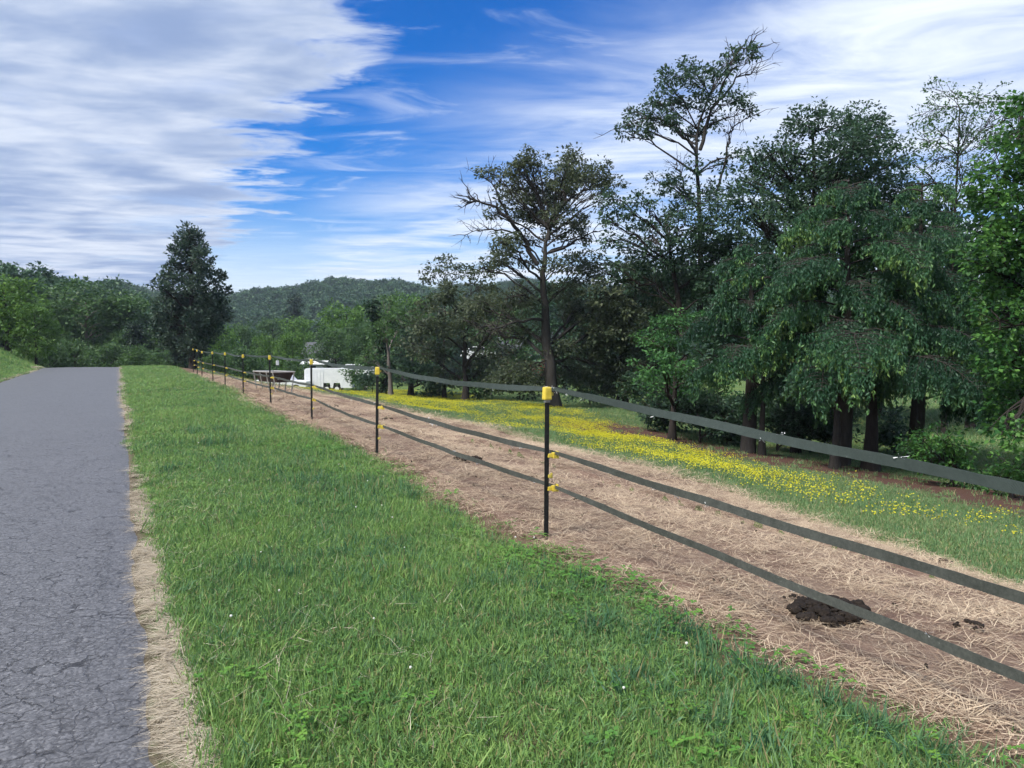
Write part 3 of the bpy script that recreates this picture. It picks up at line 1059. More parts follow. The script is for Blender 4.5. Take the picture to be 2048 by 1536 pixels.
bc_p = proto_coll('buttercup', [butter_mesh(rng) for _ in range(5)])
XS, YS = [], []
for (x0, x1, y0, y1, dens) in ((7.5, 16, 2, 22, 30), (7.5, 26, 22, 34, 22), (6.5, 30, 34, 75, 14)):
    x, y = dense_pts(rng, x0, x1, y0, y1, dens)
    lo = np.interp(y, [2, 12, 20, 30, 40, 60], [9.2, 9.6, 10.2, 10.2, 8.5, 7])
    hi = np.interp(y, [2, 12, 20, 30, 40, 75], [12.6, 13.2, 15.5, 20, 24, 30])
    wv = 0.7 * noise2(x, y, .5, 80)
    band = sm(-1.0, 1.0, x - lo + wv) * sm(1.2, -1.2, x - hi + wv)
    f = noise2(x, y, 1.1, 81) + 0.8 * noise2(x, y, 3.1, 82)
    dens_ = np.clip(0.16 + 0.20 * sm(14, 30, y) + 0.62 * f, 0, 1) * np.clip(0.50 + y / 40, 0, 1) + 0.03
    k = rng.uniform(0, 1, len(x)) < band * dens_
    XS.append(x[k]); YS.append(y[k])
x, y = np.concatenate(XS), np.concatenate(YS)
n = len(x)
sc_ = 0.9 + 0.6 * sm(20, 60, y)
scatter('yellow_flowers', np.stack([x, y, ground_z(x, y)], 1), rand_rot(rng, n), np.stack([sc_, sc_, np.ones(n)], 1), bc_p, 5, 12,
        'yellow buttercups spread in drifts over the pasture', 'flowers')

# grass on the bank left of the road
bk_p = proto_coll('bank_tuft', [blades(rng, 22, 0.12, 0.08, 0.22, 0.012, 0.6, M['grass']) for _ in range(5)])
x, y = dense_pts(rng, -16, -4.5, 20, 85, 18)
k = x < -4.55 - 0.8 * sm(50, 62, y) + rng.normal(-.05, .08, len(x))
x, y = x[k], y[k]
n = len(x)
hh = 0.5 + 0.9 * sm(-5, -8.5, x)
scatter('bank_grass', np.stack([x, y, ground_z(x, y)], 1), rand_rot(rng, n), np.stack([np.full(n, 1.9), np.full(n, 1.9), hh * rng.uniform(.6, 1.4, n)], 1), bk_p, 5, 13,
        'green grass on the bank left of the road', 'grass')

# ------------------------------------------------------------------ fence
posts = [  # pixel x, lateral offset, depth, extra height, spare insulator heights
    (1093, None, 6.15, 0.0, (0.545,)),
    (752, None, 10.5, 0.0, (0.28, 0.46)),
    (622, None, 15.4, 0.0, (0.47, 0.27)),
    (540, None, 19.2, 0.0, (0.30, 0.47)),
    (485, None, 23.6, 0.0, (0.22,)),
    (449, None, 27.4, 0.0, (0.46,)),
    (425, None, 31.6, 0.0, (0.30,)),
    (403, None, 36.0, 0.0, (0.45,)),
    (394, None, 40.0, 0.10, (0.45,)),
    (386, None, 45.0, 0.16, (0.45,)),
]
PB = []
for (px, _, d, eh, sp) in posts:
    p = P(px, 700, d)
    PB.append((p[0], p[1], gz(p[0], p[1]) - 0.02, 1.275 + eh, sp))
PB.insert(0, (PB[0][0] - 0.0, PB[0][1] - 4.75, gz(PB[0][0], PB[0][1] - 4.75) - 0.24, 1.24, (0.5,)))   # the next one, just out of the frame
plabels = ['black steel fence post with yellow cap just outside the right edge',
           'nearest black steel fence post with large yellow cap',
           'second nearest black fence post with yellow cap, dark scrub behind its top',
           'third black fence post from the camera, in front of the white trailer',
           'fourth black fence post from the camera, in front of the hay feeder',
           'fifth black fence post from the camera, left of the hay feeder',
           'sixth black fence post from the camera, thin with yellow cap',
           'seventh black fence post from the camera, where the bare strip narrows',
           'eighth fence post, lowest cap of the three farthest posts',
           'ninth fence post, middle one of the three farthest posts',
           'farthest fence post with yellow cap at the dark lone tree']
TAPE_H = (1.225, 0.715, 0.44)


def post_meshes():
    out = {}
    b = MB()
    b.box((0, 0, 0.5), (0.040, 0.007, 1.30))
    b.box((0.0, 0.0175, 0.5), (0.008, 0.028, 1.30))
    for k in range(24):
        b.box((0, -0.0045, -0.05 + k * 0.05), (0.013, 0.007, 0.016))
    out['stake'] = b
    return out


def insulator(rel, z, parent, mt):
    b = MB()
    b.box((rel, 0.0, z), (0.046, 0.030, 0.032), None, 0.85)
    b.box((rel + 0.040, 0.0, z), (0.040, 0.044, 0.050))
    b.box((rel + 0.066, 0.0, z + 0.004), (0.012, 0.052, 0.062))
    return b.build('insulator', mt, parent, 0.004)


for k, (x, y, z, h, sp) in enumerate(PB):
    root = tag(empty('fence_post', (x, y, z), R(-27.5) if k else 0), plabels[k], 'fence post', 'black steel posts of the tape fence')
    rr = random.Random(k)
    root.rotation_euler = (rr.uniform(-.012, .012), rr.uniform(-.015, .015), -0.15 + rr.uniform(-.2, .2))
    pm = post_meshes()['stake']
    pm.v = [(a, b, c if c < 0.5 else c + (h - 1.235)) for a, b, c in pm.v]
    pm.build('stake', M['post_black'], root)
    c = MB()
    c.box((0, 0.004, h - 0.045), (0.068, 0.064, 0.108), None, 0.90)
    c.build('cap', M['yellow'], root, 0.012)
    lug = MB()
    lug.box((0.040, 0.004, h - 0.05), (0.028, 0.030, 0.028))
    lug.build('tape_clip', M['yellow_dirty'], root, 0.004)
    nb = MB()
    nb.box((0, 0.004, h - 0.108), (0.042, 0.040, 0.024))
    nb.build('neck', M['post_steel'], root, 0.003)
    for q in TAPE_H[1:]:
        insulator(0.030, q, root, M['yellow'])
    for q in sp:
        s_ = MB()
        s_.box((0.024, -0.004, q), (0.030, 0.038, 0.026), None, 0.8)
        s_.box((0.044, -0.004, q + 0.004), (0.012, 0.024, 0.044))
        s_.build('spare_insulator', M['yellow_dirty'], root, 0.004)


def tape(name, label, hgt, width, sag0, material, seed, low):
    rng = np.random.default_rng(seed)
    pts, wd = [], []
    for k in range(len(PB) - 1):
        a, b = PB[k], PB[k + 1]
        A = np.array([a[0] + 0.075, a[1], a[2] + hgt + (a[3] - 1.235) * hgt / 1.2])
        B = np.array([b[0] + 0.075, b[1], b[2] + hgt + (b[3] - 1.235) * hgt / 1.2])
        if k == 0:
            A[2] = low
        sag = sag0[0] if k == 0 else sag0[1] * (1 + 0.4 * rng.normal())
        n = 90 if k < 2 else 40 if k < 4 else 16
        t = np.linspace(0, 1, n, endpoint=(k == len(PB) - 2))[:, None]
        q = A * (1 - t) + B * t
        q[:, 2] -= 4 * max(sag, 0.02) * (t * (1 - t))[:, 0]
        q[:, 2] += 0.004 * np.sin(t[:, 0] * 23 + k) * np.sin(np.pi * t[:, 0])
        pts.append(q)
        gather = 0.55 + 0.45 * np.minimum(1, np.minimum(t, 1 - t) * 7)
        wd.append(gather[:, 0] * width * (1 + rng.normal(0, .03, len(t))))
    p = np.concatenate(pts)
    wd = np.concatenate(wd)
    n = len(p)
    tw = 0.10 * np.sin(np.arange(n) * 0.13 + seed) + rng.normal(0, .03, n)
    d = unit(np.gradient(p, axis=0))
    side = unit(np.cross(d, np.array([0, 0, 1.0])))
    up = unit(np.cross(side, d))
    wdir = up * np.cos(tw)[:, None] + side * np.sin(tw)[:, None]
    nor = unit(np.cross(d, wdir))
    th = 0.0016
    ring = np.stack([p + wdir * wd[:, None] * .5 + nor * th, p + nor * th, p - wdir * wd[:, None] * .5 + nor * th,
                     p - wdir * wd[:, None] * .5 - nor * th, p - nor * th, p + wdir * wd[:, None] * .5 - nor * th], 1)
    V = ring.reshape(-1, 3)
    i = np.arange(n - 1)[:, None] * 6
    j = np.arange(6)[None]
    Q = np.stack([i + j, i + (j + 1) % 6, i + 6 + (j + 1) % 6, i + 6 + j], -1).reshape(-1, 4)
    base = p[0].copy()
    me = new_mesh('strand', V - base, Q, 4, material)
    uv = me.uv_layers.new(name='UVMap')
    s = np.concatenate([[0], np.cumsum(np.linalg.norm(np.diff(p, axis=0), axis=1))])
    U = np.repeat(s, 6)
    VV = np.tile(np.array([1, .5, 0, 0, .5, 1.0]), n)
    li = np.empty(len(me.loops), np.int32)
    me.loops.foreach_get('vertex_index', li)
    uv.data.foreach_set('uv', np.stack([U[li], VV[li]], 1).astype(np.float32).ravel())
    root = tag(empty(name, tuple(base)), label, 'fence tape', 'tape strands of the fence')
    link('strand', me, root)
    # frayed white threads along the tape
    L = s[-1]
    for q in range(22):
        t = rng.uniform(1.2, 16) if q < 16 else rng.uniform(16, 30)
        k = int(np.searchsorted(s, t)) - 1
        e = p[k] + (p[k + 1] - p[k]) * (t - s[k]) / (s[k + 1] - s[k])
        sgn = -1 if rng.uniform() < 0.75 else 1
        e = e + wdir[k] * wd[k] * 0.5 * sgn + nor[k] * 0.002 - base
        v = []
        for _ in range(7):
            dr = unit(np.array([rng.normal(0, .5), rng.normal(0, 1), -0.8 * abs(rng.normal(0, .6)) if sgn < 0 else 0.4 * rng.normal()]))
            v.append(leaf_verts((e + rng.normal(0, .006, 3) * [1, 2, 1])[None], dr[None], unit(rng.normal(0, 1, (1, 3))), np.array([rng.uniform(.008, .026)]), np.array([.005])))
        v = np.concatenate(v)
        v[::4] = e
        link('frayed_thread', new_mesh('frayed_thread', v, quads(len(v) // 4), 4, M['white_plastic']), root)
    return root


tape('fence_tape', 'top strand of wide dark green woven fence tape', TAPE_H[0], 0.053, (0.02, 0.045), M['tape_green'], 1, 0.95)
tape('fence_tape', 'middle strand of weathered grey fence tape', TAPE_H[1], 0.050, (0.02, 0.02), M['tape_grey'], 2, 0.54)
tape('fence_tape', 'lowest strand of weathered grey fence tape', TAPE_H[2], 0.047, (0.02, 0.02), M['tape_grey'], 3, 0.21)

# white tag hanging on the top tape beside the fourth post
a, b_ = PB[4], PB[5]
t0 = -0.06
tp_ = np.array([a[0] + 0.16, a[1] - 0.12, a[2] + 1.17])
tg = tag(empty('fence_tag', tuple(tp_)), 'small white plastic tag hanging from the top tape beside the fourth post', 'tag')
b = MB()
b.box((0, 0, -0.075), (0.075, 0.012, 0.12))
b.build('plate', M['white_plastic'], tg, 0.004)
b = MB()
b.tube((0, 0, -0.016), (0, 0, 0.02), 0.006)
b.build('hook', M['post_steel'], tg)

# ------------------------------------------------------------------ hay feeder
fp = PG(548, 784)
fx, fy = fp[0], fp[1]
fd = tag(empty('hay_feeder', (fx, fy, gz(fx, fy)), R(14)), 'low hay feeder with dark trough and slanted pale legs behind the fourth post', 'feeder')
LEN, WID, HT = 1.7, 0.78, 0.72     # long side along local y
b = MB()
tw_, bw = WID * 0.46, WID * 0.27
z0, z1 = 0.36, HT - 0.03
yy = LEN / 2 - 0.04
vv = [(-tw_, -yy, z1), (tw_, -yy, z1), (tw_, yy, z1), (-tw_, yy, z1), (-bw, -yy + .05, z0), (bw, -yy + .05, z0), (bw, yy - .05, z0), (-bw, yy - .05, z0)]
ti = [(a * 0.95, c * 0.97, z) for a, c, z in vv[:4]] + [(a * 0.92, c * 0.96, z + 0.02) for a, c, z in vv[4:]]
b.add(vv + ti, [[0, 4, 5, 1], [1, 5, 6, 2], [2, 6, 7, 3], [3, 7, 4, 0], [4, 7, 6, 5],
                [8, 9, 13, 12], [9, 10, 14, 13], [10, 11, 15, 14], [11, 8, 12, 15], [12, 13, 14, 15],
                [0, 1, 9, 8], [1, 2, 10, 9], [2, 3, 11, 10], [3, 0, 8, 11]])
b.build('trough', M['feeder_tub'], fd)
for sx_ in (-1, 1):
    MB().tube((sx_ * WID / 2, -LEN / 2, HT), (sx_ * WID / 2, LEN / 2, HT), 0.024).build('side_rail', M['galv'], fd)
for sy_ in (-1, 1):
    MB().tube((-WID / 2, sy_ * LEN / 2, HT), (WID / 2, sy_ * LEN / 2, HT), 0.024).build('end_rail', M['galv'], fd)
for sx_ in (-1, 1):
    for q in range(4):
        yq = -LEN / 2 + 0.05 + q * (LEN - 0.1) / 3
        MB().tube((sx_ * WID / 2, yq, HT), (sx_ * WID * 0.36, yq, 0.0), 0.022).build('leg', M['galv'], fd)
b = MB()
for q in range(60):
    rr = random.Random(q)
    x0, y0 = rr.uniform(-.28, .28), rr.uniform(-.7, .7)
    b.tube((x0, y0, 0.52 + rr.uniform(0, .06)), (x0 + rr.uniform(-.2, .2) * .5, y0 + rr.uniform(-.2, .2), 0.55 + rr.uniform(0, .08)), 0.008, 0.004, 4)
b.build('hay', M['straw'], fd)['kind'] = 'stuff'

# ------------------------------------------------------------------ manure
def manure(px, py, size, n, label, seed):
    rng = np.random.default_rng(seed)
    c = PG(px, py)
    root = tag(empty('manure_pile', (c[0], c[1], gz(c[0], c[1]))), label, 'manure', 'droppings on the bare strip')
    bm = bmesh.new()
    for k in range(n):
        r = size * rng.uniform(.07, .17)
        a = rng.uniform(0, 6.28)
        q = size * np.sqrt(rng.uniform(0, 1)) * 0.95
        x, y = q * math.cos(a) * 1.0, q * math.sin(a) * 0.75
        zc = 0.04 + r * 0.55 + size * 0.16 * max(0, 1 - q / size)
        geo = bmesh.ops.create_icosphere(bm, subdivisions=2, radius=r)
        s = np.array([rng.uniform(.8, 1.3), rng.uniform(.7, 1.1), rng.uniform(.5, .85)])
        ca, sa = math.cos(a * 3), math.sin(a * 3)
        for v in geo['verts']:
            jx = 1 + rng.normal(0, .09)
            vx, vy, vz = v.co.x * s[0] * jx, v.co.y * s[1] * jx, v.co.z * s[2] * jx
            v.co = Vector((x + vx * ca - vy * sa, y + vx * sa + vy * ca, zc + vz))
    me = bpy.data.meshes.new('droppings')
    bm.to_mesh(me)
    bm.free()
    me.materials.append(M['manure'])
    link('droppings', me, root)['kind'] = 'stuff'


manure(1655, 1240, 0.25, 95, 'large dark heap of dung below the lowest tape', 1)
manure(1585, 1212, 0.085, 14, 'small dark clump of dung at the upper left of the large heap', 2)
manure(935, 926, 0.22, 30, 'flat dark dung patch between the two nearest posts', 3)
manure(1438, 1172, 0.045, 5, 'single dark clod lying near the grass edge', 4)
manure(1940, 1268, 0.11, 18, 'small crumbled dung patch far right on the strip', 5)
manure(1478, 1038, 0.06, 8, 'little dark dung crumbs in the middle of the strip', 6)
manure(775, 842, 0.16, 16, 'small dark dung heap just right of the second post', 7)
manure(664, 816, 0.22, 18, 'low dung heap on the strip right of the third post', 8)
manure(1880, 1135, 0.12, 14, 'reddish brown dung at the outer edge of the strip', 9)

# ------------------------------------------------------------------ vehicles and houses beyond the pasture
def wheel(parent, x, y, r, wdt):
    w_ = empty('wheel', (x, y, r))
    w_.parent = parent
    MB().tube((0, -wdt / 2, 0), (0, wdt / 2, 0), r, None, 20).build('tyre', M['rubber'], w_)
    MB().tube((0, -wdt / 2 - .01, 0), (0, wdt / 2 + .01, 0), r * 0.58, None, 14).build('rim', M['white_metal'], w_)


tp0 = P(660, 778, 76)
tz = gz(tp0[0], tp0[1])
tr = tag(empty('livestock_trailer', (tp0[0], tp0[1], tz), R(-24)), 'white livestock trailer with two dark wheels parked beyond the pasture', 'trailer')
LT = 4.7
b = MB()
prof = [(-LT / 2, .45), (-.55, .45), (-.45, .95), (.15, .95), (.25, .45), (.45, .45), (.55, .95), (1.15, .95), (1.25, .45), (LT / 2, .45), (LT / 2, 2.25), (LT / 2 - .25, 2.4), (-LT / 2 + .15, 2.4), (-LT / 2, 2.25)]
b.prism(prof, (1, 0, 0), (0, 0, 1), (0, 1, 0), (0, -0.95, 0), 1.9)
b.build('body', M['white_metal'], tr)
for q in range(6):
    bb = MB()
    bb.box((-LT / 2 + 0.25 + q * 0.32, -0.965, 1.4), (0.04, 0.03, 1.7))
    bb.build('rib', M['white_metal'], tr)
for xx in (-.15, .85):
    for yy in (-0.85, 0.85):
        wheel(tr, xx, yy, 0.36, 0.22)
b = MB()
b.box((LT / 2 + .7, 0, .5), (1.5, .1, .12))
b.build('drawbar', M['post_steel'], tr)

tk = P(566, 778, 74)
kz = gz(tk[0], tk[1])
trk = tag(empty('parked_truck', (tk[0], tk[1], kz), R(-30)), 'white pickup truck half hidden behind the hay feeder', 'truck')
b = MB()
b.prism([(-2.6, .5), (2.6, .5), (2.6, 1.05), (1.3, 1.15), (-2.6, 1.15)], (1, 0, 0), (0, 0, 1), (0, 1, 0), (0, -.9, 0), 1.8)
b.build('body', M['white_metal'], trk, 0.03)
b = MB()
b.prism([(-.9, 1.15), (1.2, 1.15), (.55, 1.85), (-.75, 1.85)], (1, 0, 0), (0, 0, 1), (0, 1, 0), (0, -.8, 0), 1.6)
b.build('cab', M['white_metal'], trk, 0.03)
b = MB()
b.prism([(-.7, 1.22), (.85, 1.22), (.42, 1.74), (-.6, 1.74)], (1, 0, 0), (0, 0, 1), (0, 1, 0), (0, -.815, 0), 1.63)
b.build('side_window', M['glass'], trk)
for xx in (-1.6, 1.6):
    for yy in (-.82, .82):
        wheel(trk, xx, yy, .38, .24)


def house(name, label, at, rz, w_, d_, h_, rh, wall, roof, wins):
    root = tag(empty(name, at, rz), label, 'house')
    MB().box((0, 0, h_ / 2 - 0.3), (w_, d_, h_ + .6)).build('wall', wall, root)
    b = MB()
    o = 0.35
    b.prism([(-d_ / 2 - o, h_ - .12), (d_ / 2 + o, h_ - .12), (0, h_ + rh)], (0, 1, 0), (0, 0, 1), (1, 0, 0), (-w_ / 2 - o, 0, 0), w_ + 2 * o)
    b.build('roof', roof, root)
    for (x, z, ww, hh) in wins:
        f = MB().box((x, -d_ / 2 - .02, z), (ww + .16, .06, hh + .16)).build('window', M['white_metal'], root)
        MB().box((x, -d_ / 2 - .06, z), (ww, .04, hh)).build('pane', M['glass'], f)
    MB().box((-w_ / 2 + .03, -d_ / 2 - .03, h_ / 2), (.18, .1, h_)).build('corner_board', M['white_metal'], root)
    return root


hp = P(648, 742, 112)
house('farmhouse', 'white farmhouse with grey roof showing above the trailer', (hp[0], hp[1], hp[2] - 1.0), R(-27.5), 4.6, 6.0, 3.6, 1.7, M['siding'], M['grey_roof'], [(-1.1, 2.2, .8, 1.1), (1.0, 2.2, .8, 1.1)])
hp = P(1060, 715, 95)
house('farmhouse', 'brick house with grey roof glimpsed through the oak branches', (hp[0], hp[1], hp[2] - 1.8), R(-20), 7.5, 7.0, 3.0, 2.0, M['brick_red'], M['grey_roof'], [(-2.2, 1.6, 1.0, 1.2), (0.2, 1.6, 1.0, 1.2), (2.3, 1.6, 1.0, 1.2)])


hp = P(632, 742, 96)
house('white_shed', 'low white shed showing just above the trailer roof', (hp[0], hp[1], hp[2] - .9), R(-27.5), 2.6, 2.6, 1.9, .35, M['siding'], M['white_metal'], [(0.0, 1.3, .7, .6)])


def sedan(px, py, d, rz, label):
    c = P(px, py, d)
    z = gz(c[0], c[1])
    root = tag(empty('parked_car', (c[0], c[1], c[2] - 0.2), rz), label, 'car', 'white cars behind the trees')
    b = MB()
    b.prism([(-2.1, .35), (2.1, .35), (2.15, .8), (1.1, .95), (-1.9, .98), (-2.15, .8)], (1, 0, 0), (0, 0, 1), (0, 1, 0), (0, -.85, 0), 1.7)
    b.build('body', M['white_metal'], root, 0.04)
    b = MB()
    b.prism([(-1.6, .96), (1.0, .95), (.4, 1.45), (-1.0, 1.46)], (1, 0, 0), (0, 0, 1), (0, 1, 0), (0, -.74, 0), 1.48)
    b.build('roof', M['white_metal'], root, 0.03)
    b = MB()
    b.prism([(-1.35, 1.0), (.75, 1.0), (.32, 1.38), (-.92, 1.38)], (1, 0, 0), (0, 0, 1), (0, 1, 0), (0, -.755, 0), 1.51)
    b.build('side_window', M['glass'], root)
    for xx in (-1.3, 1.3):
        for yy in (-.78, .78):
            wheel(root, xx, yy, .31, .2)


sedan(960, 716, 82, R(-25), 'white car glimpsed through foliage left of the oak')
sedan(712, 752, 80, R(-20), 'white car showing between leaves right of the trailer')

# ------------------------------------------------------------------ named trees
def blob(px, py, d, rpx, dn=1.0, sq=0.75, dd=0.0):
    c = P(px, py, d + dd)
    r = rpx / F * d
    return (c, (r, r, r * sq), dn)


def stem(base_px, d, pxs, top=None):
    """trunk points: ground point below pixel x, then pixel points (px, py)"""
    b = P(base_px, 760, d)
    b = np.array([b[0], b[1], gz(b[0], b[1])])
    return b, [b] + [P(x, y, d) for x, y in pxs]


rb = np.random.default_rng(99)


def jd(s=1.5):
    return float(rb.normal(0, s))


# the big open oak
D = 43
b0, tk_ = stem(1108, D, [(1100, 740), (1092, 640), (1085, 560), (1092, 500), (1098, 460)])
blobs = []
for (x, y, r, dn) in [(1055, 315, 26, .55), (1035, 335, 22, .45), (1080, 330, 20, .5), (1150, 315, 24, .6), (1128, 345, 30, .55), (1165, 345, 30, .6), (1200, 350, 28, .55), (1222, 372, 22, .5), (975, 345, 16, .4),
                      (1010, 345, 20, .45), (1020, 370, 24, .5), (1060, 375, 32, .5), (1100, 390, 34, .45), (1130, 372, 30, .5), (1040, 410, 30, .5), (1075, 420, 34, .5), (1120, 420, 28, .4), (1010, 400, 18, .4),
                      (1150, 440, 24, .4), (1200, 400, 18, .4), (1050, 440, 22, .4), (1155, 455, 20, .4), (1170, 470, 16, .3), (1100, 450, 16, .3), (985, 425, 14, .25), (1000, 485, 22, .5), (1020, 475, 20, .5), (985, 520, 24, .55), (1010, 510, 26, .45), (965, 535, 20, .5),
                      (1060, 480, 22, .35), (1110, 480, 20, .35), (1145, 525, 26, .55), (1110, 530, 24, .4), (1170, 540, 26, .6), (1060, 520, 18, .3)]:
    blobs.append(blob(x, y, D, r * 1.25, dn * 1.6, .8, jd(1.6)))
for (x, y, r, dn) in [(1040, 740, 38, 1), (1150, 745, 45, 1.1), (1190, 690, 48, 1.1), (1220, 735, 45, 1), (1120, 700, 40, .9), (1160, 620, 55, 1.), (1040, 600, 50, .9), (960, 610, 45, .8), (1220, 640, 45, 1.), (1240, 590, 40, .9),
                      (1000, 760, 40, .9), (1080, 765, 32, .8), (930, 640, 36, .7), (1130, 575, 45, .8), (1060, 660, 40, .7)]:
    blobs.append(blob(x, y, D, r, dn * 1.15, .62, 1.2 + jd(1.6)))
bare = [([P(1075, 530, D), P(1050, 480, D), P(1020, 440, D - 1), P(990, 415, D - 1), P(955, 400, D - 1.5), P(935, 405, D - 2)], .15),
        ([P(1050, 480, D), P(1020, 460, D), P(985, 460, D), P(955, 462, D + .5), P(928, 470, D + 1)], .07),
        ([P(1020, 440, D), P(1000, 400, D), P(985, 370, D), P(975, 350, D)], .08),
        ([P(1095, 480, D), P(1105, 440, D), P(1130, 405, D), P(1160, 385, D + .5), P(1200, 370, D + 1)], .14),
        ([P(1100, 450, D), P(1080, 400, D), P(1060, 360, D), P(1050, 325, D)], .12),
        ([P(1130, 405, D), P(1128, 370, D), P(1140, 335, D)], .09),
        ([P(1098, 505, D), P(1130, 495, D), P(1165, 475, D), P(1190, 462, D - 1)], .10),
        ([P(1090, 640, D), P(1040, 640, D - 1), P(1000, 655, D - 2), P(960, 665, D - 3)], .10),
        ([P(1085, 600, D), P(1050, 592, D - 1), P(1010, 598, D - 2)], .09)]
build_tree('oak_tree', 'tall spreading oak with open crown and thick trunk standing in the pasture', 'tree', b0, tk_, blobs, 5, M['oak_leaf'], M['bark_mid'],
           leaf=0.18, dens=2.3, trunk_r=0.40, sub_r=0.50, nleaf=30, bare=bare, flat=.55)

# tall thin-crowned tree behind
D = 37
b0, tk_ = stem(1392, D, [(1400, 700), (1402, 520), (1400, 420), (1392, 300), (1395, 250), (1420, 190)])
blobs = []
for (x, y, r, dn) in [(1490, 100, 16, .5), (1512, 105, 12, .4), (1465, 105, 14, .4), (1460, 130, 16, .4), (1380, 130, 22, .5), (1350, 150, 22, .5), (1400, 160, 26, .45), (1330, 165, 18, .4), (1430, 140, 18, .35), (1310, 200, 24, .5), (1350, 200, 28, .45),
                      (1270, 225, 20, .45), (1250, 262, 18, .4), (1285, 255, 22, .45), (1310, 240, 24, .5), (1345, 245, 22, .4), (1400, 215, 30, .45), (1450, 190, 22, .4), (1480, 200, 20, .4), (1495, 220, 14, .4), (1430, 240, 20, .3), (1385, 265, 24, .35), (1440, 165, 18, .3),
                      (1320, 365, 22, .5), (1350, 370, 22, .5), (1390, 330, 16, .25), (1450, 330, 18, .3), (1480, 300, 16, .3), (1370, 390, 24, .5), (1430, 380, 24, .4)]:
    blobs.append(blob(x, y, D, r * 1.15, dn * 1.5, .85, jd(1.2)))
bare = [([P(1400, 300, D), P(1420, 230, D), P(1450, 170, D), P(1458, 130, D), P(1480, 100, D), P(1510, 95, D)], .10),
        ([P(1440, 200, D), P(1470, 160, D), P(1500, 150, D), P(1512, 145, D)], .06),
        ([P(1392, 300, D), P(1360, 270, D), P(1335, 240, D), P(1300, 235, D), P(1260, 250, D)], .09),
        ([P(1430, 390, D), P(1455, 320, D), P(1458, 270, D), P(1475, 245, D), P(1505, 232, D)], .07),
        ([P(1380, 400, D), P(1362, 350, D), P(1352, 330, D)], .06)]
build_tree('tall_tree', 'tallest tree, thin crown and leaning top rising above the others', 'tree', b0, tk_, blobs, 6, M['dark_leaf'], M['bark_mid'],
           leaf=0.17, dens=1.5, trunk_r=0.22, sub_r=0.36, nleaf=24, bare=bare, flat=.8)

def mass(name, label, bpx, d, pts, spec, seed, leafmat, bark='bark', **kw):
    tops = sorted(pts, key=lambda q: q[1])
    cx = sum(q[0] for q in pts) / len(pts)
    b0, tk_ = stem(bpx, d, [(bpx + (cx - bpx) * .4, 650 if tops[0][1] < 600 else 730), (cx, (tops[0][1] + 40))])
    bl = [blob(x, y, d, r, dn, spec, jd(d * 0.045)) for (x, y, r, dn) in pts]
    return build_tree(name, label, 'tree', b0, tk_, bl, seed, leafmat, M[bark], **kw)


mass('broadleaf_tree', 'dark broad tree filling the gap below the tallest tree', 1385, 35,
     [(1240, 400, 34, .5), (1215, 440, 32, .45), (1270, 430, 36, .55), (1230, 480, 32, .45), (1290, 400, 30, .5), (1330, 430, 40, .7), (1300, 470, 40, .7), (1370, 450, 44, .8), (1260, 500, 34, .5), (1330, 510, 50, .9), (1400, 500, 60, 1),
      (1250, 545, 36, .7), (1300, 560, 50, 1), (1380, 570, 60, 1.1), (1440, 440, 50, .9), (1420, 400, 34, .7), (1470, 500, 55, 1), (1450, 570, 60, 1.1)], .8, 7, M['dark_leaf'],
     leaf=.17, dens=1.7, trunk_r=.24, sub_r=.42, nleaf=26)
mass('broadleaf_tree', 'large dark crowned tree right of the tallest tree', 1640, 31,
     [(1560, 300, 50, .8), (1610, 250, 45, .6), (1640, 225, 30, .5), (1660, 260, 50, .8), (1720, 250, 50, .8), (1700, 300, 60, 1), (1760, 270, 45, .7), (1530, 350, 50, .8), (1600, 340, 60, 1), (1660, 350, 60, 1), (1730, 350, 60, 1), (1790, 320, 45, .8),
      (1500, 400, 50, .7), (1560, 410, 55, 1), (1630, 410, 60, 1), (1700, 410, 60, 1), (1780, 390, 50, 1), (1520, 450, 50, .8), (1590, 470, 60, 1), (1540, 310, 40, .5), (1500, 330, 30, .4), (1470, 360, 34, .5)], .8, 8, M['dark_leaf'],
     leaf=.15, dens=1.9, trunk_r=.26, sub_r=.40, nleaf=28)
mass('slender_tree', 'thin airy tree with fine twigs against the blue sky at right', 1890, 33,
     [(1865, 175, 22, .25), (1900, 180, 28, .3), (1870, 215, 34, .35), (1920, 215, 36, .35), (1960, 200, 30, .3), (2000, 190, 28, .3), (2030, 215, 34, .4), (1990, 240, 36, .4), (1840, 230, 30, .3), (1880, 265, 40, .4), (1940, 265, 42, .45), (1830, 275, 30, .35),
      (1990, 290, 40, .5), (1870, 320, 42, .45), (1920, 330, 44, .5), (1850, 370, 36, .4), (1900, 390, 40, .5), (1960, 350, 40, .5), (2040, 270, 30, .4), (1830, 330, 24, .3)], .95, 9, M['mid_leaf'],
     leaf=.13, dens=1.3, trunk_r=.12, sub_r=.34, nleaf=18, limb_r=.18)
mass('leafy_tree', 'dense large-leaved green tree at the right edge of the picture', 2110, 17.5,
     [(1960, 450, 45, .8), (1965, 520, 45, .8), (1970, 600, 40, .8), (2030, 260, 50, .8), (2000, 330, 55, .9), (2060, 340, 70, 1), (1985, 400, 55, .9), (2050, 430, 70, 1), (2000, 480, 60, 1), (2060, 540, 80, 1), (2010, 560, 55, 1), (2000, 640, 55, 1), (2060, 660, 80, 1), (2020, 720, 60, 1), (2080, 780, 80, 1), (2030, 820, 50, .8), (2100, 250, 80, 1), (2120, 400, 90, 1), (2130, 560, 100, 1), (2140, 700, 90, 1), (2010, 860, 45, .7), (2060, 900, 45, .6), (2110, 180, 70, .8)], .95, 10, M['edge_leaf'],
     leaf=.12, dens=.95, trunk_r=.20, sub_r=.28, nleaf=22, aspect=.75)
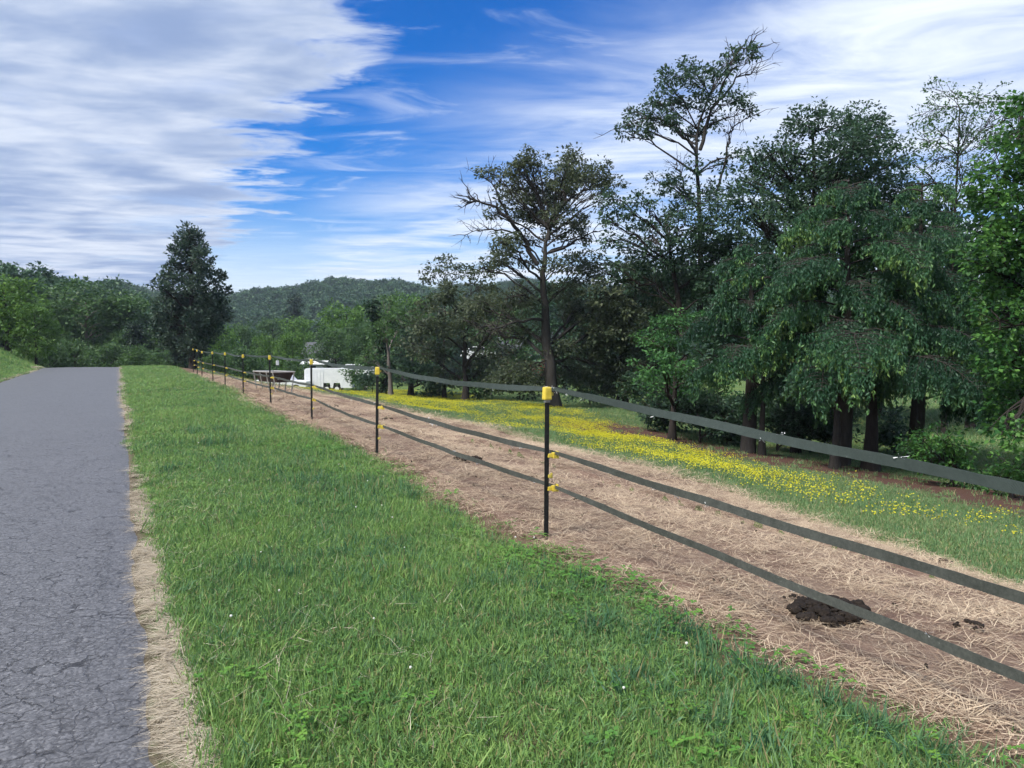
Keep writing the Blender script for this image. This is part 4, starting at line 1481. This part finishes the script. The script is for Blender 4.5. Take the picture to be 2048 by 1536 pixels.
mass('maple_tree', 'low bright green maple between the oak and the drooping spruce', 1345, 28,
     [(1330, 640, 40, .9), (1300, 680, 40, .9), (1370, 650, 45, 1), (1340, 690, 50, 1), (1400, 700, 50, 1), (1310, 730, 45, 1), (1370, 740, 50, 1), (1430, 730, 40, 1), (1330, 775, 40, .9), (1390, 780, 40, .9), (1300, 760, 30, .7), (1420, 640, 40, .9), (1450, 780, 36, .8)], .6, 11, M['maple_leaf'],
     leaf=.13, dens=1.5, trunk_r=.14, sub_r=.34, nleaf=26, flat=.4)
mass('shade_tree', 'dark grey green tree behind the maple right of the oak', 1245, 46,
     [(1200, 540, 36, .9), (1250, 530, 40, .9), (1300, 545, 45, 1), (1270, 590, 55, 1), (1210, 590, 45, 1), (1320, 610, 50, 1), (1250, 650, 55, 1), (1200, 660, 45, 1), (1300, 680, 55, 1), (1240, 710, 55, 1), (1280, 760, 50, 1), (1215, 770, 45, 1), (1340, 560, 50, 1), (1180, 510, 25, .6)], .75, 12, M['oak_leaf'],
     leaf=.24, dens=1.1, trunk_r=.34, sub_r=.5, nleaf=26)
mass('shade_tree', 'grey green spreading tree left of the oak, white cars behind', 930, 58,
     [(960, 570, 36, .8), (900, 590, 40, .9), (860, 610, 36, .8), (930, 620, 45, 1), (990, 610, 40, .9), (880, 650, 45, 1), (840, 650, 36, .9), (950, 660, 40, .8), (1000, 650, 34, .7), (910, 690, 34, .7), (870, 700, 40, .9), (1010, 700, 30, .6), (830, 690, 36, .9), (965, 740, 40, .9), (900, 745, 40, .9), (948, 706, 26, .9), (982, 708, 22, .7)], .7, 13, M['oak_leaf'],
     leaf=.30, dens=1.0, trunk_r=.25, sub_r=.6, nleaf=26)
mass('slim_tree', 'small brownish tree top standing clear of the ridge left of the oak', 888, 62,
     [(875, 525, 16, .6), (895, 518, 16, .6), (912, 535, 18, .6), (865, 545, 16, .5), (890, 545, 18, .5), (930, 548, 14, .4), (850, 560, 12, .3), (905, 565, 16, .4)], .8, 14, M['oak_leaf'],
     leaf=.26, dens=.9, trunk_r=.16, sub_r=.5, nleaf=18)
mass('round_tree', 'dark rounded tree with two stems at the far pasture edge', 822, 66,
     [(800, 700, 36, 1), (840, 690, 40, 1), (870, 710, 36, 1), (785, 730, 30, 1), (820, 735, 36, .9), (860, 750, 32, .9), (800, 755, 25, .6), (830, 665, 34, .9)], .75, 15, M['dark_leaf'],
     leaf=.28, dens=1.1, trunk_r=.30, sub_r=.55, nleaf=26)
mass('crooked_tree', 'tree with forked grey trunk beside the dark rounded tree', 782, 64,
     [(750, 690, 26, .9), (770, 665, 30, .9), (740, 720, 24, .8), (765, 735, 22, .6), (790, 640, 28, .9), (815, 625, 30, .9), (780, 610, 24, .7)], .8, 16, M['mid_leaf'], 'bark_pale',
     leaf=.28, dens=1.0, trunk_r=.22, sub_r=.55, nleaf=24)

# the lone dark tree at the end of the fence
D = 58
b0, tk_ = stem(385, D, [(385, 700), (382, 600), (380, 500), (380, 455)])
bl = []
for (x, y, r, dn) in [(375, 462, 13, .7), (395, 468, 12, .7), (362, 478, 14, .8), (380, 485, 18, .9), (400, 490, 15, .8), (355, 502, 16, .8), (375, 510, 22, .9), (402, 515, 20, .9), (345, 528, 16, .8), (370, 540, 24, .9), (405, 545, 22, .8), (425, 535, 12, .6),
                      (340, 555, 18, .8), (365, 570, 22, .8), (395, 575, 20, .7), (425, 565, 18, .7), (440, 555, 10, .4), (330, 580, 18, .8), (318, 572, 10, .4), (350, 600, 24, 1), (385, 610, 28, 1), (420, 600, 24, 1), (445, 585, 14, .7), (325, 620, 24, 1),
                      (360, 640, 30, 1), (400, 645, 30, 1), (435, 630, 22, 1), (320, 655, 24, 1), (345, 680, 26, 1), (385, 690, 28, 1), (420, 670, 24, 1), (450, 610, 10, .4), (360, 712, 22, .8)]:
    bl.append(blob(x, y, D, r * 1.05, dn, 1.0, jd(1.3)))
build_tree('lone_tree', 'tall dark conical tree standing alone at the end of the fence', 'tree', b0, tk_, bl, 17, M['lone_leaf'], M['bark'],
           leaf=.26, dens=1.6, trunk_r=.24, sub_r=.42, nleaf=24, flat=.9, droop=-.25)

# dead leaning trunk wrapped in ivy
D = 66
rng = np.random.default_rng(18)
b0 = P(768, 760, D)
b0[2] = gz(b0[0], b0[1])
path = np.array([b0, P(766, 700, D), P(757, 650, D), P(744, 606, D)])
root = tag(empty('dead_trunk', tuple(b0)), 'leaning dead trunk wrapped in dark ivy', 'tree')
t = np.linspace(0, 1, 4)
tt = np.linspace(0, 1, 12)
pp = np.stack([np.interp(tt, t, path[:, k]) for k in range(3)], 1)
V, Q = tubes([(pp, np.linspace(.28, .14, 12))], 8)
link('trunk', new_mesh('trunk', V - b0, Q, 4, M['bark'], smooth=True), root)
n = 2600
k = rng.uniform(0, 11, n)
c = np.stack([np.interp(k, np.arange(12), pp[:, j]) for j in range(3)], 1)
off = unit(rng.normal(0, 1, (n, 3))) * rng.uniform(.15, .52, (n, 1)) * (1 + .5 * (k > 9))[:, None]
link('ivy', crown_mesh(rng, c + off - b0, unit(off), np.zeros(n), .24, M['ivy_leaf'], 'ivy', .6, .8), root)


# ------------------------------------------------------------------ drooping spruces
def spruce(label, bpx, d, top_py, rad, seed, nb=58, lowz=1.2):
    rng = np.random.default_rng(seed)
    b = P(bpx, 800, d)
    b = np.array([b[0], b[1], gz(b[0], b[1])])
    H = P(bpx, top_py, d)[2] - b[2]
    root = tag(empty('spruce_tree', tuple(b)), label, 'tree', 'drooping spruces at the pasture edge')
    tz_ = np.linspace(-0.3, H, 14)
    tpth = np.stack([0.05 * np.sin(tz_), 0.06 * np.cos(tz_ * .8), tz_], 1)
    paths = [(tpth, 0.25 * (1 - tz_ / H * .93))]
    LP, LD, LT_ = [], [], []
    for k in range(nb):
        f = (k + rng.uniform(0, 1)) / nb
        z = lowz + (H - lowz) * f ** 0.95
        a = k * 2.39996 + rng.uniform(-.4, .4)
        L = rad * (1.05 - 0.86 * f ** 1.5) * rng.uniform(.62, 1.12)
        h = np.array([math.cos(a), math.sin(a), 0])
        s = np.array([-h[1], h[0], 0])
        t = np.linspace(0, 1, 12)
        rise = rng.uniform(.22, .45)
        zz_ = z + L * (rise * t - (rise + rng.uniform(.05, .22)) * t ** 3.0)
        pth = h[None] * (L * t)[:, None] + np.array([0, 0, 1.0]) * zz_[:, None]
        pth[:, :2] += rng.normal(0, .04, (12, 2)) * t[:, None]
        paths.append((pth, np.linspace(.032, .007, 12)))
        bright = rng.normal(0, .16)
        for q in np.linspace(.34, 1.0, int(6 + L * 4.2)):
            c = np.array([np.interp(q, t, pth[:, j]) for j in range(3)])
            for sg in (-1, 1):
                tl = (L * 0.30 * math.sin(math.pi * min(1, .25 + q * .72)) + .10) * rng.uniform(.5, 1.2)
                e = c + (s * sg * rng.uniform(.5, 1) + h * .5) * tl + np.array([0, 0, -tl * rng.uniform(.0, .35)])
                tw = np.stack([c, (c + e) / 2 + [0, 0, .08 * tl], e])
                paths.append((tw, np.array([.010, .007, .004])))
                m = max(2, int(tl / .13))
                for u in np.linspace(.15, 1, m):
                    o = tw[0] * (1 - u) ** 2 + 2 * tw[1] * u * (1 - u) + tw[2] * u * u
                    ln = rng.uniform(.25, .80) * (0.75 + 0.4 * (1 - f))
                    ln = min(ln, max(.15, o[2] - 1.0))
                    nt = int(9 + ln * 34)
                    v = np.sort(rng.uniform(0, 1, nt))
                    sway = rng.normal(0, .10, 3)
                    lp = o + np.outer(v, [sway[0], sway[1], -ln]) + rng.normal(0, .034, (nt, 3)) * (1.15 - .6 * v)[:, None]
                    ld = unit(rng.normal(0, .45, (nt, 3)) + np.array([0, 0, -1.0]))
                    LP.append(lp)
                    LD.append(ld)
                    new = rng.uniform() < .5
                    LT_.append(np.clip(.32 + .30 * v ** 2 + bright + rng.normal(0, .09, nt) + (v > .70) * (.30 if new else .04), 0, 1))
    lp, ld, lt = np.concatenate(LP), np.concatenate(LD), np.concatenate(LT_)
    n = len(lp)
    L = .105 * rng.uniform(.7, 1.4, n)
    nr = unit(rng.normal(0, 1, (n, 3)) * np.array([1, 1, .6]) + np.array([0, 0, .3]))
    V = leaf_verts(lp, ld, nr, L, L * .36)
    V0, Q0 = tubes(paths[:1], 12)
    V1, Q1 = tubes(paths[1:], 4)
    link('trunk', new_mesh('trunk', np.concatenate([V0, V1]), np.concatenate([Q0, Q1 + len(V0)]), 4, M['bark_mid'], smooth=True), root)
    link('crown', new_mesh('crown', V, quads(n), 4, M['spruce_leaf'], np.repeat(lt, 4)), root)


spruce('large drooping spruce with pale hanging tips, front of the right-hand trees', 1690, 22.0, 360, 4.0, 1, 46, 2.2)
spruce('second drooping spruce, behind and right of the large one', 1835, 23.5, 365, 3.3, 2, 38, 2.0)
spruce('smaller drooping spruce with the leftmost hanging bough', 1500, 23.0, 490, 2.6, 3, 26, 2.4)

# ------------------------------------------------------------------ stems and scrub under the right-hand trees
def thin_tree(px, d, toppx, toppy, r, label, seed, bark='bark'):
    b0, tk_ = stem(px, d, [(px + (toppx - px) * .3, 760), (toppx, toppy)])
    bl = [blob(toppx + rb.normal(0, 40), toppy + 30 + rb.normal(0, 30), d, 36, .8, .8, jd(.6)) for _ in range(5)]
    build_tree('understory_tree', label, 'tree', b0, tk_, bl, seed, M['dark_leaf'], M[bark], leaf=.15, dens=.9, trunk_r=r, sub_r=.34, nleaf=22, group='stems under the right-hand trees')


thin_tree(1526, 22.6, 1530, 650, .10, 'thin pale stem close beside the left spruce trunk', 31, 'bark_mid')
thin_tree(1745, 21.0, 1740, 640, .21, 'thick dark trunk in the middle of the right-hand trees', 32)
thin_tree(1672, 20.6, 1690, 690, .13, 'leaning trunk just left of the thick middle trunk', 33, 'bark_mid')
thin_tree(1590, 26, 1600, 640, .12, 'dim trunk deep in shade between the spruces', 34)


def bush(name, px, py, d, wpx, hpx, label, seed, leafmat, leaf=.12, n=7, dens=1.0, group=None, ground=True):
    rng = np.random.default_rng(seed)
    c = P(px, py, d)
    z = gz(c[0], c[1])
    b0 = np.array([c[0], c[1], z])
    w_, h_ = wpx / F * d / 2, hpx / F * d
    bl = []
    for k in range(n):
        a = rng.uniform(0, 6.28)
        q = rng.uniform(.1, .75) * w_
        zz_ = rng.uniform(.22, .78) * h_
        s = min(w_ * .5, h_ * .4) * rng.uniform(.7, 1.15)
        bl.append((b0 + np.array([q * math.cos(a), q * math.sin(a), zz_]), (s, s, s * .8), dens))
    return build_tree(name, label, 'bush', b0, [b0, b0 + [0, 0, h_ * .3], b0 + [0.05, 0, h_ * .6]], bl, seed, leafmat, M['bark'], leaf=leaf, trunk_r=.05, sub_r=leaf * 2.2, nleaf=20, dens=.9, group=group)


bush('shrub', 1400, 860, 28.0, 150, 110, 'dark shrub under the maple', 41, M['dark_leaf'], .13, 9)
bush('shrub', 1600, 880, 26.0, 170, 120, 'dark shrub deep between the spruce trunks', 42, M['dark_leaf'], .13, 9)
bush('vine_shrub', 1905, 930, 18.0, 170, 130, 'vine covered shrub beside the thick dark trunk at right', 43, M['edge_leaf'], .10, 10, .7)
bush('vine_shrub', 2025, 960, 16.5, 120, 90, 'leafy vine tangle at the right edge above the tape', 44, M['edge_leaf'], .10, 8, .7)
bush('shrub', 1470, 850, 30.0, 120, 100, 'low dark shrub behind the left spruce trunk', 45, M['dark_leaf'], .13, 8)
for q, (px, py, d, wd, ht, lb) in enumerate([
        (1330, 850, 31, 150, 120, 'dark thicket left of the maple stem'),
        (1455, 870, 27.5, 130, 120, 'dark thicket touching the left spruce trunk'),
        (1555, 880, 27, 130, 130, 'dark thicket between the left spruce and the thin stems'),
        (1650, 890, 27, 140, 130, 'dark thicket behind the leaning trunk'),
        (1790, 900, 27, 110, 100, 'dark thicket behind the second spruce trunk')]):
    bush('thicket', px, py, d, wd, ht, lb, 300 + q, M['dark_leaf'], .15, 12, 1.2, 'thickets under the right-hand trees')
bush('shrub', 960, 785, 60.0, 120, 60, 'low bushes at the far pasture edge left of the oak', 46, M['mid_leaf'], .25, 9)
bush('shrub', 1040, 785, 58.0, 110, 70, 'grey green bush behind the oak trunk', 47, M['oak_leaf'], .25, 9)
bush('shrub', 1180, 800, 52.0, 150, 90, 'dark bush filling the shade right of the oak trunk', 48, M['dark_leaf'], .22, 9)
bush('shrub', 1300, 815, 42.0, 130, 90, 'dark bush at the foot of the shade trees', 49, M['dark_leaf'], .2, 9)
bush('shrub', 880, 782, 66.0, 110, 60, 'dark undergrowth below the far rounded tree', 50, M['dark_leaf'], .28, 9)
bush('shrub', 712, 775, 72.0, 60, 60, 'leafy bush overhanging the right end of the trailer', 51, M['mid_leaf'], .24, 8)
bush('shrub', 745, 782, 70.0, 60, 50, 'dark bush behind the second fence post', 52, M['dark_leaf'], .26, 7)

# ------------------------------------------------------------------ the ordinary trees in the middle distance (shared meshes)
PROTO = {}


def proto_tree(key, h, rad, shape, n, leafmat, leaf, seed, bark='bark', dens=1.0, low=.2, sub=.8, nleaf=22, trunk_r=.25):
    rng = np.random.default_rng(seed)
    bl = envelope_blobs(rng, h, rad, shape, n, low)
    r = build_tree('tree', 'x', 'tree', (0, 0, 0), [(0, 0, 0), (0.1, 0, h * .4), (0, .1, h * .85)], bl, seed, leafmat, M[bark], leaf=leaf, dens=dens, trunk_r=trunk_r, sub_r=sub, nleaf=nleaf, twig=False)
    kids = [(c.name.split('.')[0], c.data) for c in r.children]
    for c in list(r.children):
        bpy.data.objects.remove(c)
    bpy.data.objects.remove(r)
    PROTO[key] = (h, rad, kids)


proto_tree('bright', 9.0, 3.7, 'round', 26, M['bright_leaf'], .36, 61, dens=1.15)
proto_tree('bright2', 9.0, 4.0, 'round', 26, M['bright_leaf'], .36, 62, dens=1.15)
proto_tree('mid', 12, 4.4, 'round', 28, M['mid_leaf'], .40, 63, dens=1.1, sub=.85)
proto_tree('mid2', 12, 4.2, 'wide', 28, M['mid_leaf'], .40, 64, 'bark_pale', dens=1.0, sub=.85)
proto_tree('dark', 13, 4.6, 'round', 28, M['far_leaf'], .42, 65, dens=1.1, sub=.9)
proto_tree('cedar', 12, 3.2, 'cone', 26, M['cedar_leaf'], .36, 66, dens=1.3, sub=.7, low=.08)
proto_tree('low', 4, 3.2, 'round', 16, M['mid_leaf'], .26, 67, dens=1.2, low=.12, sub=.55, trunk_r=.1)


def place(key, name, px, top_py, d, wpx, label, group=None, rz=None, hmin=None):
    h, rad, kids = PROTO[key]
    p = P(px, 700, d)
    z = gz(p[0], p[1])
    H = P(px, top_py, d)[2] - z
    W = wpx / F * d / 2
    r = tag(empty(name, (p[0], p[1], z), rb.uniform(0, 6.28) if rz is None else rz), label, 'tree', group)
    r.scale = (W / rad, W / rad, H / (h * 0.985))
    for nm, me in kids:
        link(nm, me, r)
    return r


G1 = 'trees beyond the crest of the road'
for a in [
    ('bright', 'bright_tree', 15, 553, 62, 170, 'bright green tree at the left edge of the picture', G1),
    ('bright2', 'bright_tree', 72, 610, 60, 95, 'smaller bright green tree at the end of the left bank', G1),
    ('mid2', 'leafy_tree', 175, 570, 84, 170, 'tree with pale forked trunk straight behind the road', G1),
    ('mid', 'leafy_tree', 250, 585, 86, 140, 'mid green tree right of the pale forked trunk', G1),
    ('mid', 'leafy_tree', 118, 590, 88, 120, 'mid green tree between the left bank and the pale forked trunk', G1),
    ('dark', 'dark_tree', 60, 548, 130, 150, 'dark tree rising behind the bright tree at the left', G1),
    ('dark', 'dark_tree', 205, 556, 135, 150, 'dark rounded tree on the skyline above the road', G1),
    ('dark', 'dark_tree', 295, 585, 110, 110, 'dark tree close left of the lone conical tree', G1),
    ('cedar', 'cedar_tree', 268, 640, 78, 80, 'dark low conifer behind the right side of the road', G1),
    ('mid', 'leafy_tree', 330, 640, 80, 90, 'leafy tree directly behind the lone conical tree', G1),
    ('low', 'round_bush', 215, 690, 76, 110, 'bush behind the crest of the road', G1),
    ('low', 'round_bush', 150, 685, 78, 110, 'bush left of the crest of the road', G1),
    ('low', 'round_bush', 285, 695, 68, 100, 'low bush behind the lawn crest', G1),
    ('low', 'round_bush', 340, 705, 64, 90, 'low bush left of the lone tree trunk', G1),
    ('low', 'round_bush', 100, 680, 72, 90, 'small bush at the foot of the left bank trees', G1),
    ('low', 'round_bush', 245, 665, 82, 90, 'taller bush under the tree right of the forked trunk', G1),
]:
    place(*a)
G2 = 'trees in the valley beyond the fence'
for a in [
    ('bright', 'bright_tree', 438, 655, 92, 95, 'bright green round tree right of the lone conical tree', G2),
    ('mid', 'leafy_tree', 480, 640, 120, 80, 'mid green tree behind the fifth and sixth posts', G2),
    ('bright2', 'bright_tree', 524, 668, 105, 60, 'small bright tree left of the fourth post', G2),
    ('bright', 'bright_tree', 586, 662, 100, 75, 'bright round tree above the hay feeder', G2),
    ('bright2', 'bright_tree', 610, 634, 130, 110, 'tall bright tree behind the third post', G2),
    ('mid', 'leafy_tree', 545, 630, 150, 80, 'mid green tree between the bright round ones', G2),
    ('cedar', 'cedar_tree', 590, 580, 190, 70, 'dark pointed conifer in the valley below the ridge', G2),
    ('cedar', 'cedar_tree', 645, 640, 125, 60, 'dark conifer behind the grey farmhouse roof', G2),
    ('bright', 'bright_tree', 695, 608, 110, 120, 'large bright green tree left of the ivy covered trunk', G2),
    ('mid', 'leafy_tree', 670, 650, 98, 90, 'leafy tree above the white trailer', G2),
    ('mid', 'leafy_tree', 730, 640, 95, 90, 'leafy tree behind the ivy covered trunk', G2),
    ('bright2', 'bright_tree', 820, 590, 130, 120, 'bright tree low on the slope left of the oak', G2),
    ('dark', 'dark_tree', 760, 600, 150, 120, 'dark tree on the slope above the ivy covered trunk', G2),
    ('dark', 'dark_tree', 880, 585, 140, 130, 'dark tree behind the small brownish tree top', G2),
    ('low', 'round_bush', 470, 700, 80, 110, 'pale green bush behind the sixth post', G2),
    ('low', 'round_bush', 515, 722, 84, 80, 'grey green bush left of the hay feeder', G2),
    ('low', 'round_bush', 595, 722, 92, 70, 'bush behind the pickup truck', G2),
    ('low', 'round_bush', 430, 706, 70, 80, 'bush just right of the lone tree trunk', G2),
    ('mid', 'leafy_tree', 1010, 600, 85, 150, 'mid green tree far behind the oak trunk', G2),
    ('dark', 'dark_tree', 1130, 560, 78, 180, 'dark tree behind the right side of the oak', G2),
    ('dark', 'dark_tree', 1330, 520, 60, 200, 'dark tree deep behind the maple', G2),
    ('dark', 'dark_tree', 1500, 470, 48, 260, 'dark tree deep behind the left spruce', G2),
    ('dark', 'dark_tree', 1945, 400, 37, 280, 'dark tree deep behind the airy tree at right', G2),
    ('dark', 'dark_tree', 1760, 420, 40, 330, 'dark tree deep behind the large spruce', G2),
]:
    place(*a)

# ------------------------------------------------------------------ wooded ridges: one mass
rng = np.random.default_rng(77)


def far_crown(seed, nsub=7, nl=12, sub=1.0, leaf=.95):
    r = np.random.default_rng(seed)
    LP, OUT, TI = [], [], []
    for c, s, dn in envelope_blobs(r, 11, 4.2, 'round', 14, .3):
        sc, lp, out, ti = fill_blob(r, c, np.array(s) * 1.15, nsub, nl, sub, .7)
        LP.append(lp); OUT.append(out); TI.append(ti + r.normal(0, .07))
    return crown_mesh(r, np.concatenate(LP), np.concatenate(OUT), np.concatenate(TI), leaf, M['far_leaf'], 'far_crown')


fc = proto_coll('far_crown', [far_crown(100 + k) for k in range(6)])
A = rng.uniform(-50, 40, 9000)
Rh = np.sqrt(rng.uniform(240 ** 2, 600 ** 2, 9000))
az = np.radians(A + 27.5)
X, Y = Rh * np.sin(az), Rh * np.cos(az)
k = (rng.uniform(0, 1, 9000) < np.clip(1.3 - Rh / 900, .4, 1))
X, Y, Rh = X[k], Y[k], Rh[k]
n = len(X)
s = rng.uniform(.7, 1.25, n)
scatter('ridge_woods', np.stack([X, Y, ground_z(X, Y) - 1.5], 1), rand_rot(rng, n, .05), np.stack([s * 1.05, s * 1.05, s], 1), fc, 6, 14,
        'dark green wooded ridge along the horizon', 'woods')

fn = proto_coll('near_crown', [far_crown(120 + k, 16, 20, .75, .50) for k in range(5)])
A = np.concatenate([rng.uniform(-50, 40, 1500), rng.uniform(-40, -20, 700)])
Rh = np.concatenate([np.sqrt(rng.uniform(165 ** 2, 242 ** 2, 1500)), np.sqrt(rng.uniform(108 ** 2, 242 ** 2, 700))])
az = np.radians(A + 27.5)
X, Y = Rh * np.sin(az), Rh * np.cos(az)
n = len(X)
s = rng.uniform(.65, 1.15, n)
scatter('hillside_woods', np.stack([X, Y, ground_z(X, Y) - 1.5], 1), rand_rot(rng, n, .05), np.stack([s * 1.05, s * 1.05, s], 1), fn, 5, 15,
        'nearer green woods on the slope left of the lone tree and below the ridge', 'woods')

# ------------------------------------------------------------------ thin haze over the valley
hm = bpy.data.materials.new('valley haze')
hm.use_nodes = True
t = NT(hm.node_tree)
pv = t.n('ShaderNodeVolumePrincipled', {'Color': (.72, .82, 1.0, 1), 'Density': 0.00028, 'Anisotropy': 0.2})
t.n('ShaderNodeOutputMaterial', {'Volume': pv.outputs[0]})
b = MB()
b.box((0, 0, 30), (3400, 3400, 90))
hz = b.build('haze', hm)
tag(hz, 'thin blue haze over the valley', 'haze', kind='stuff')
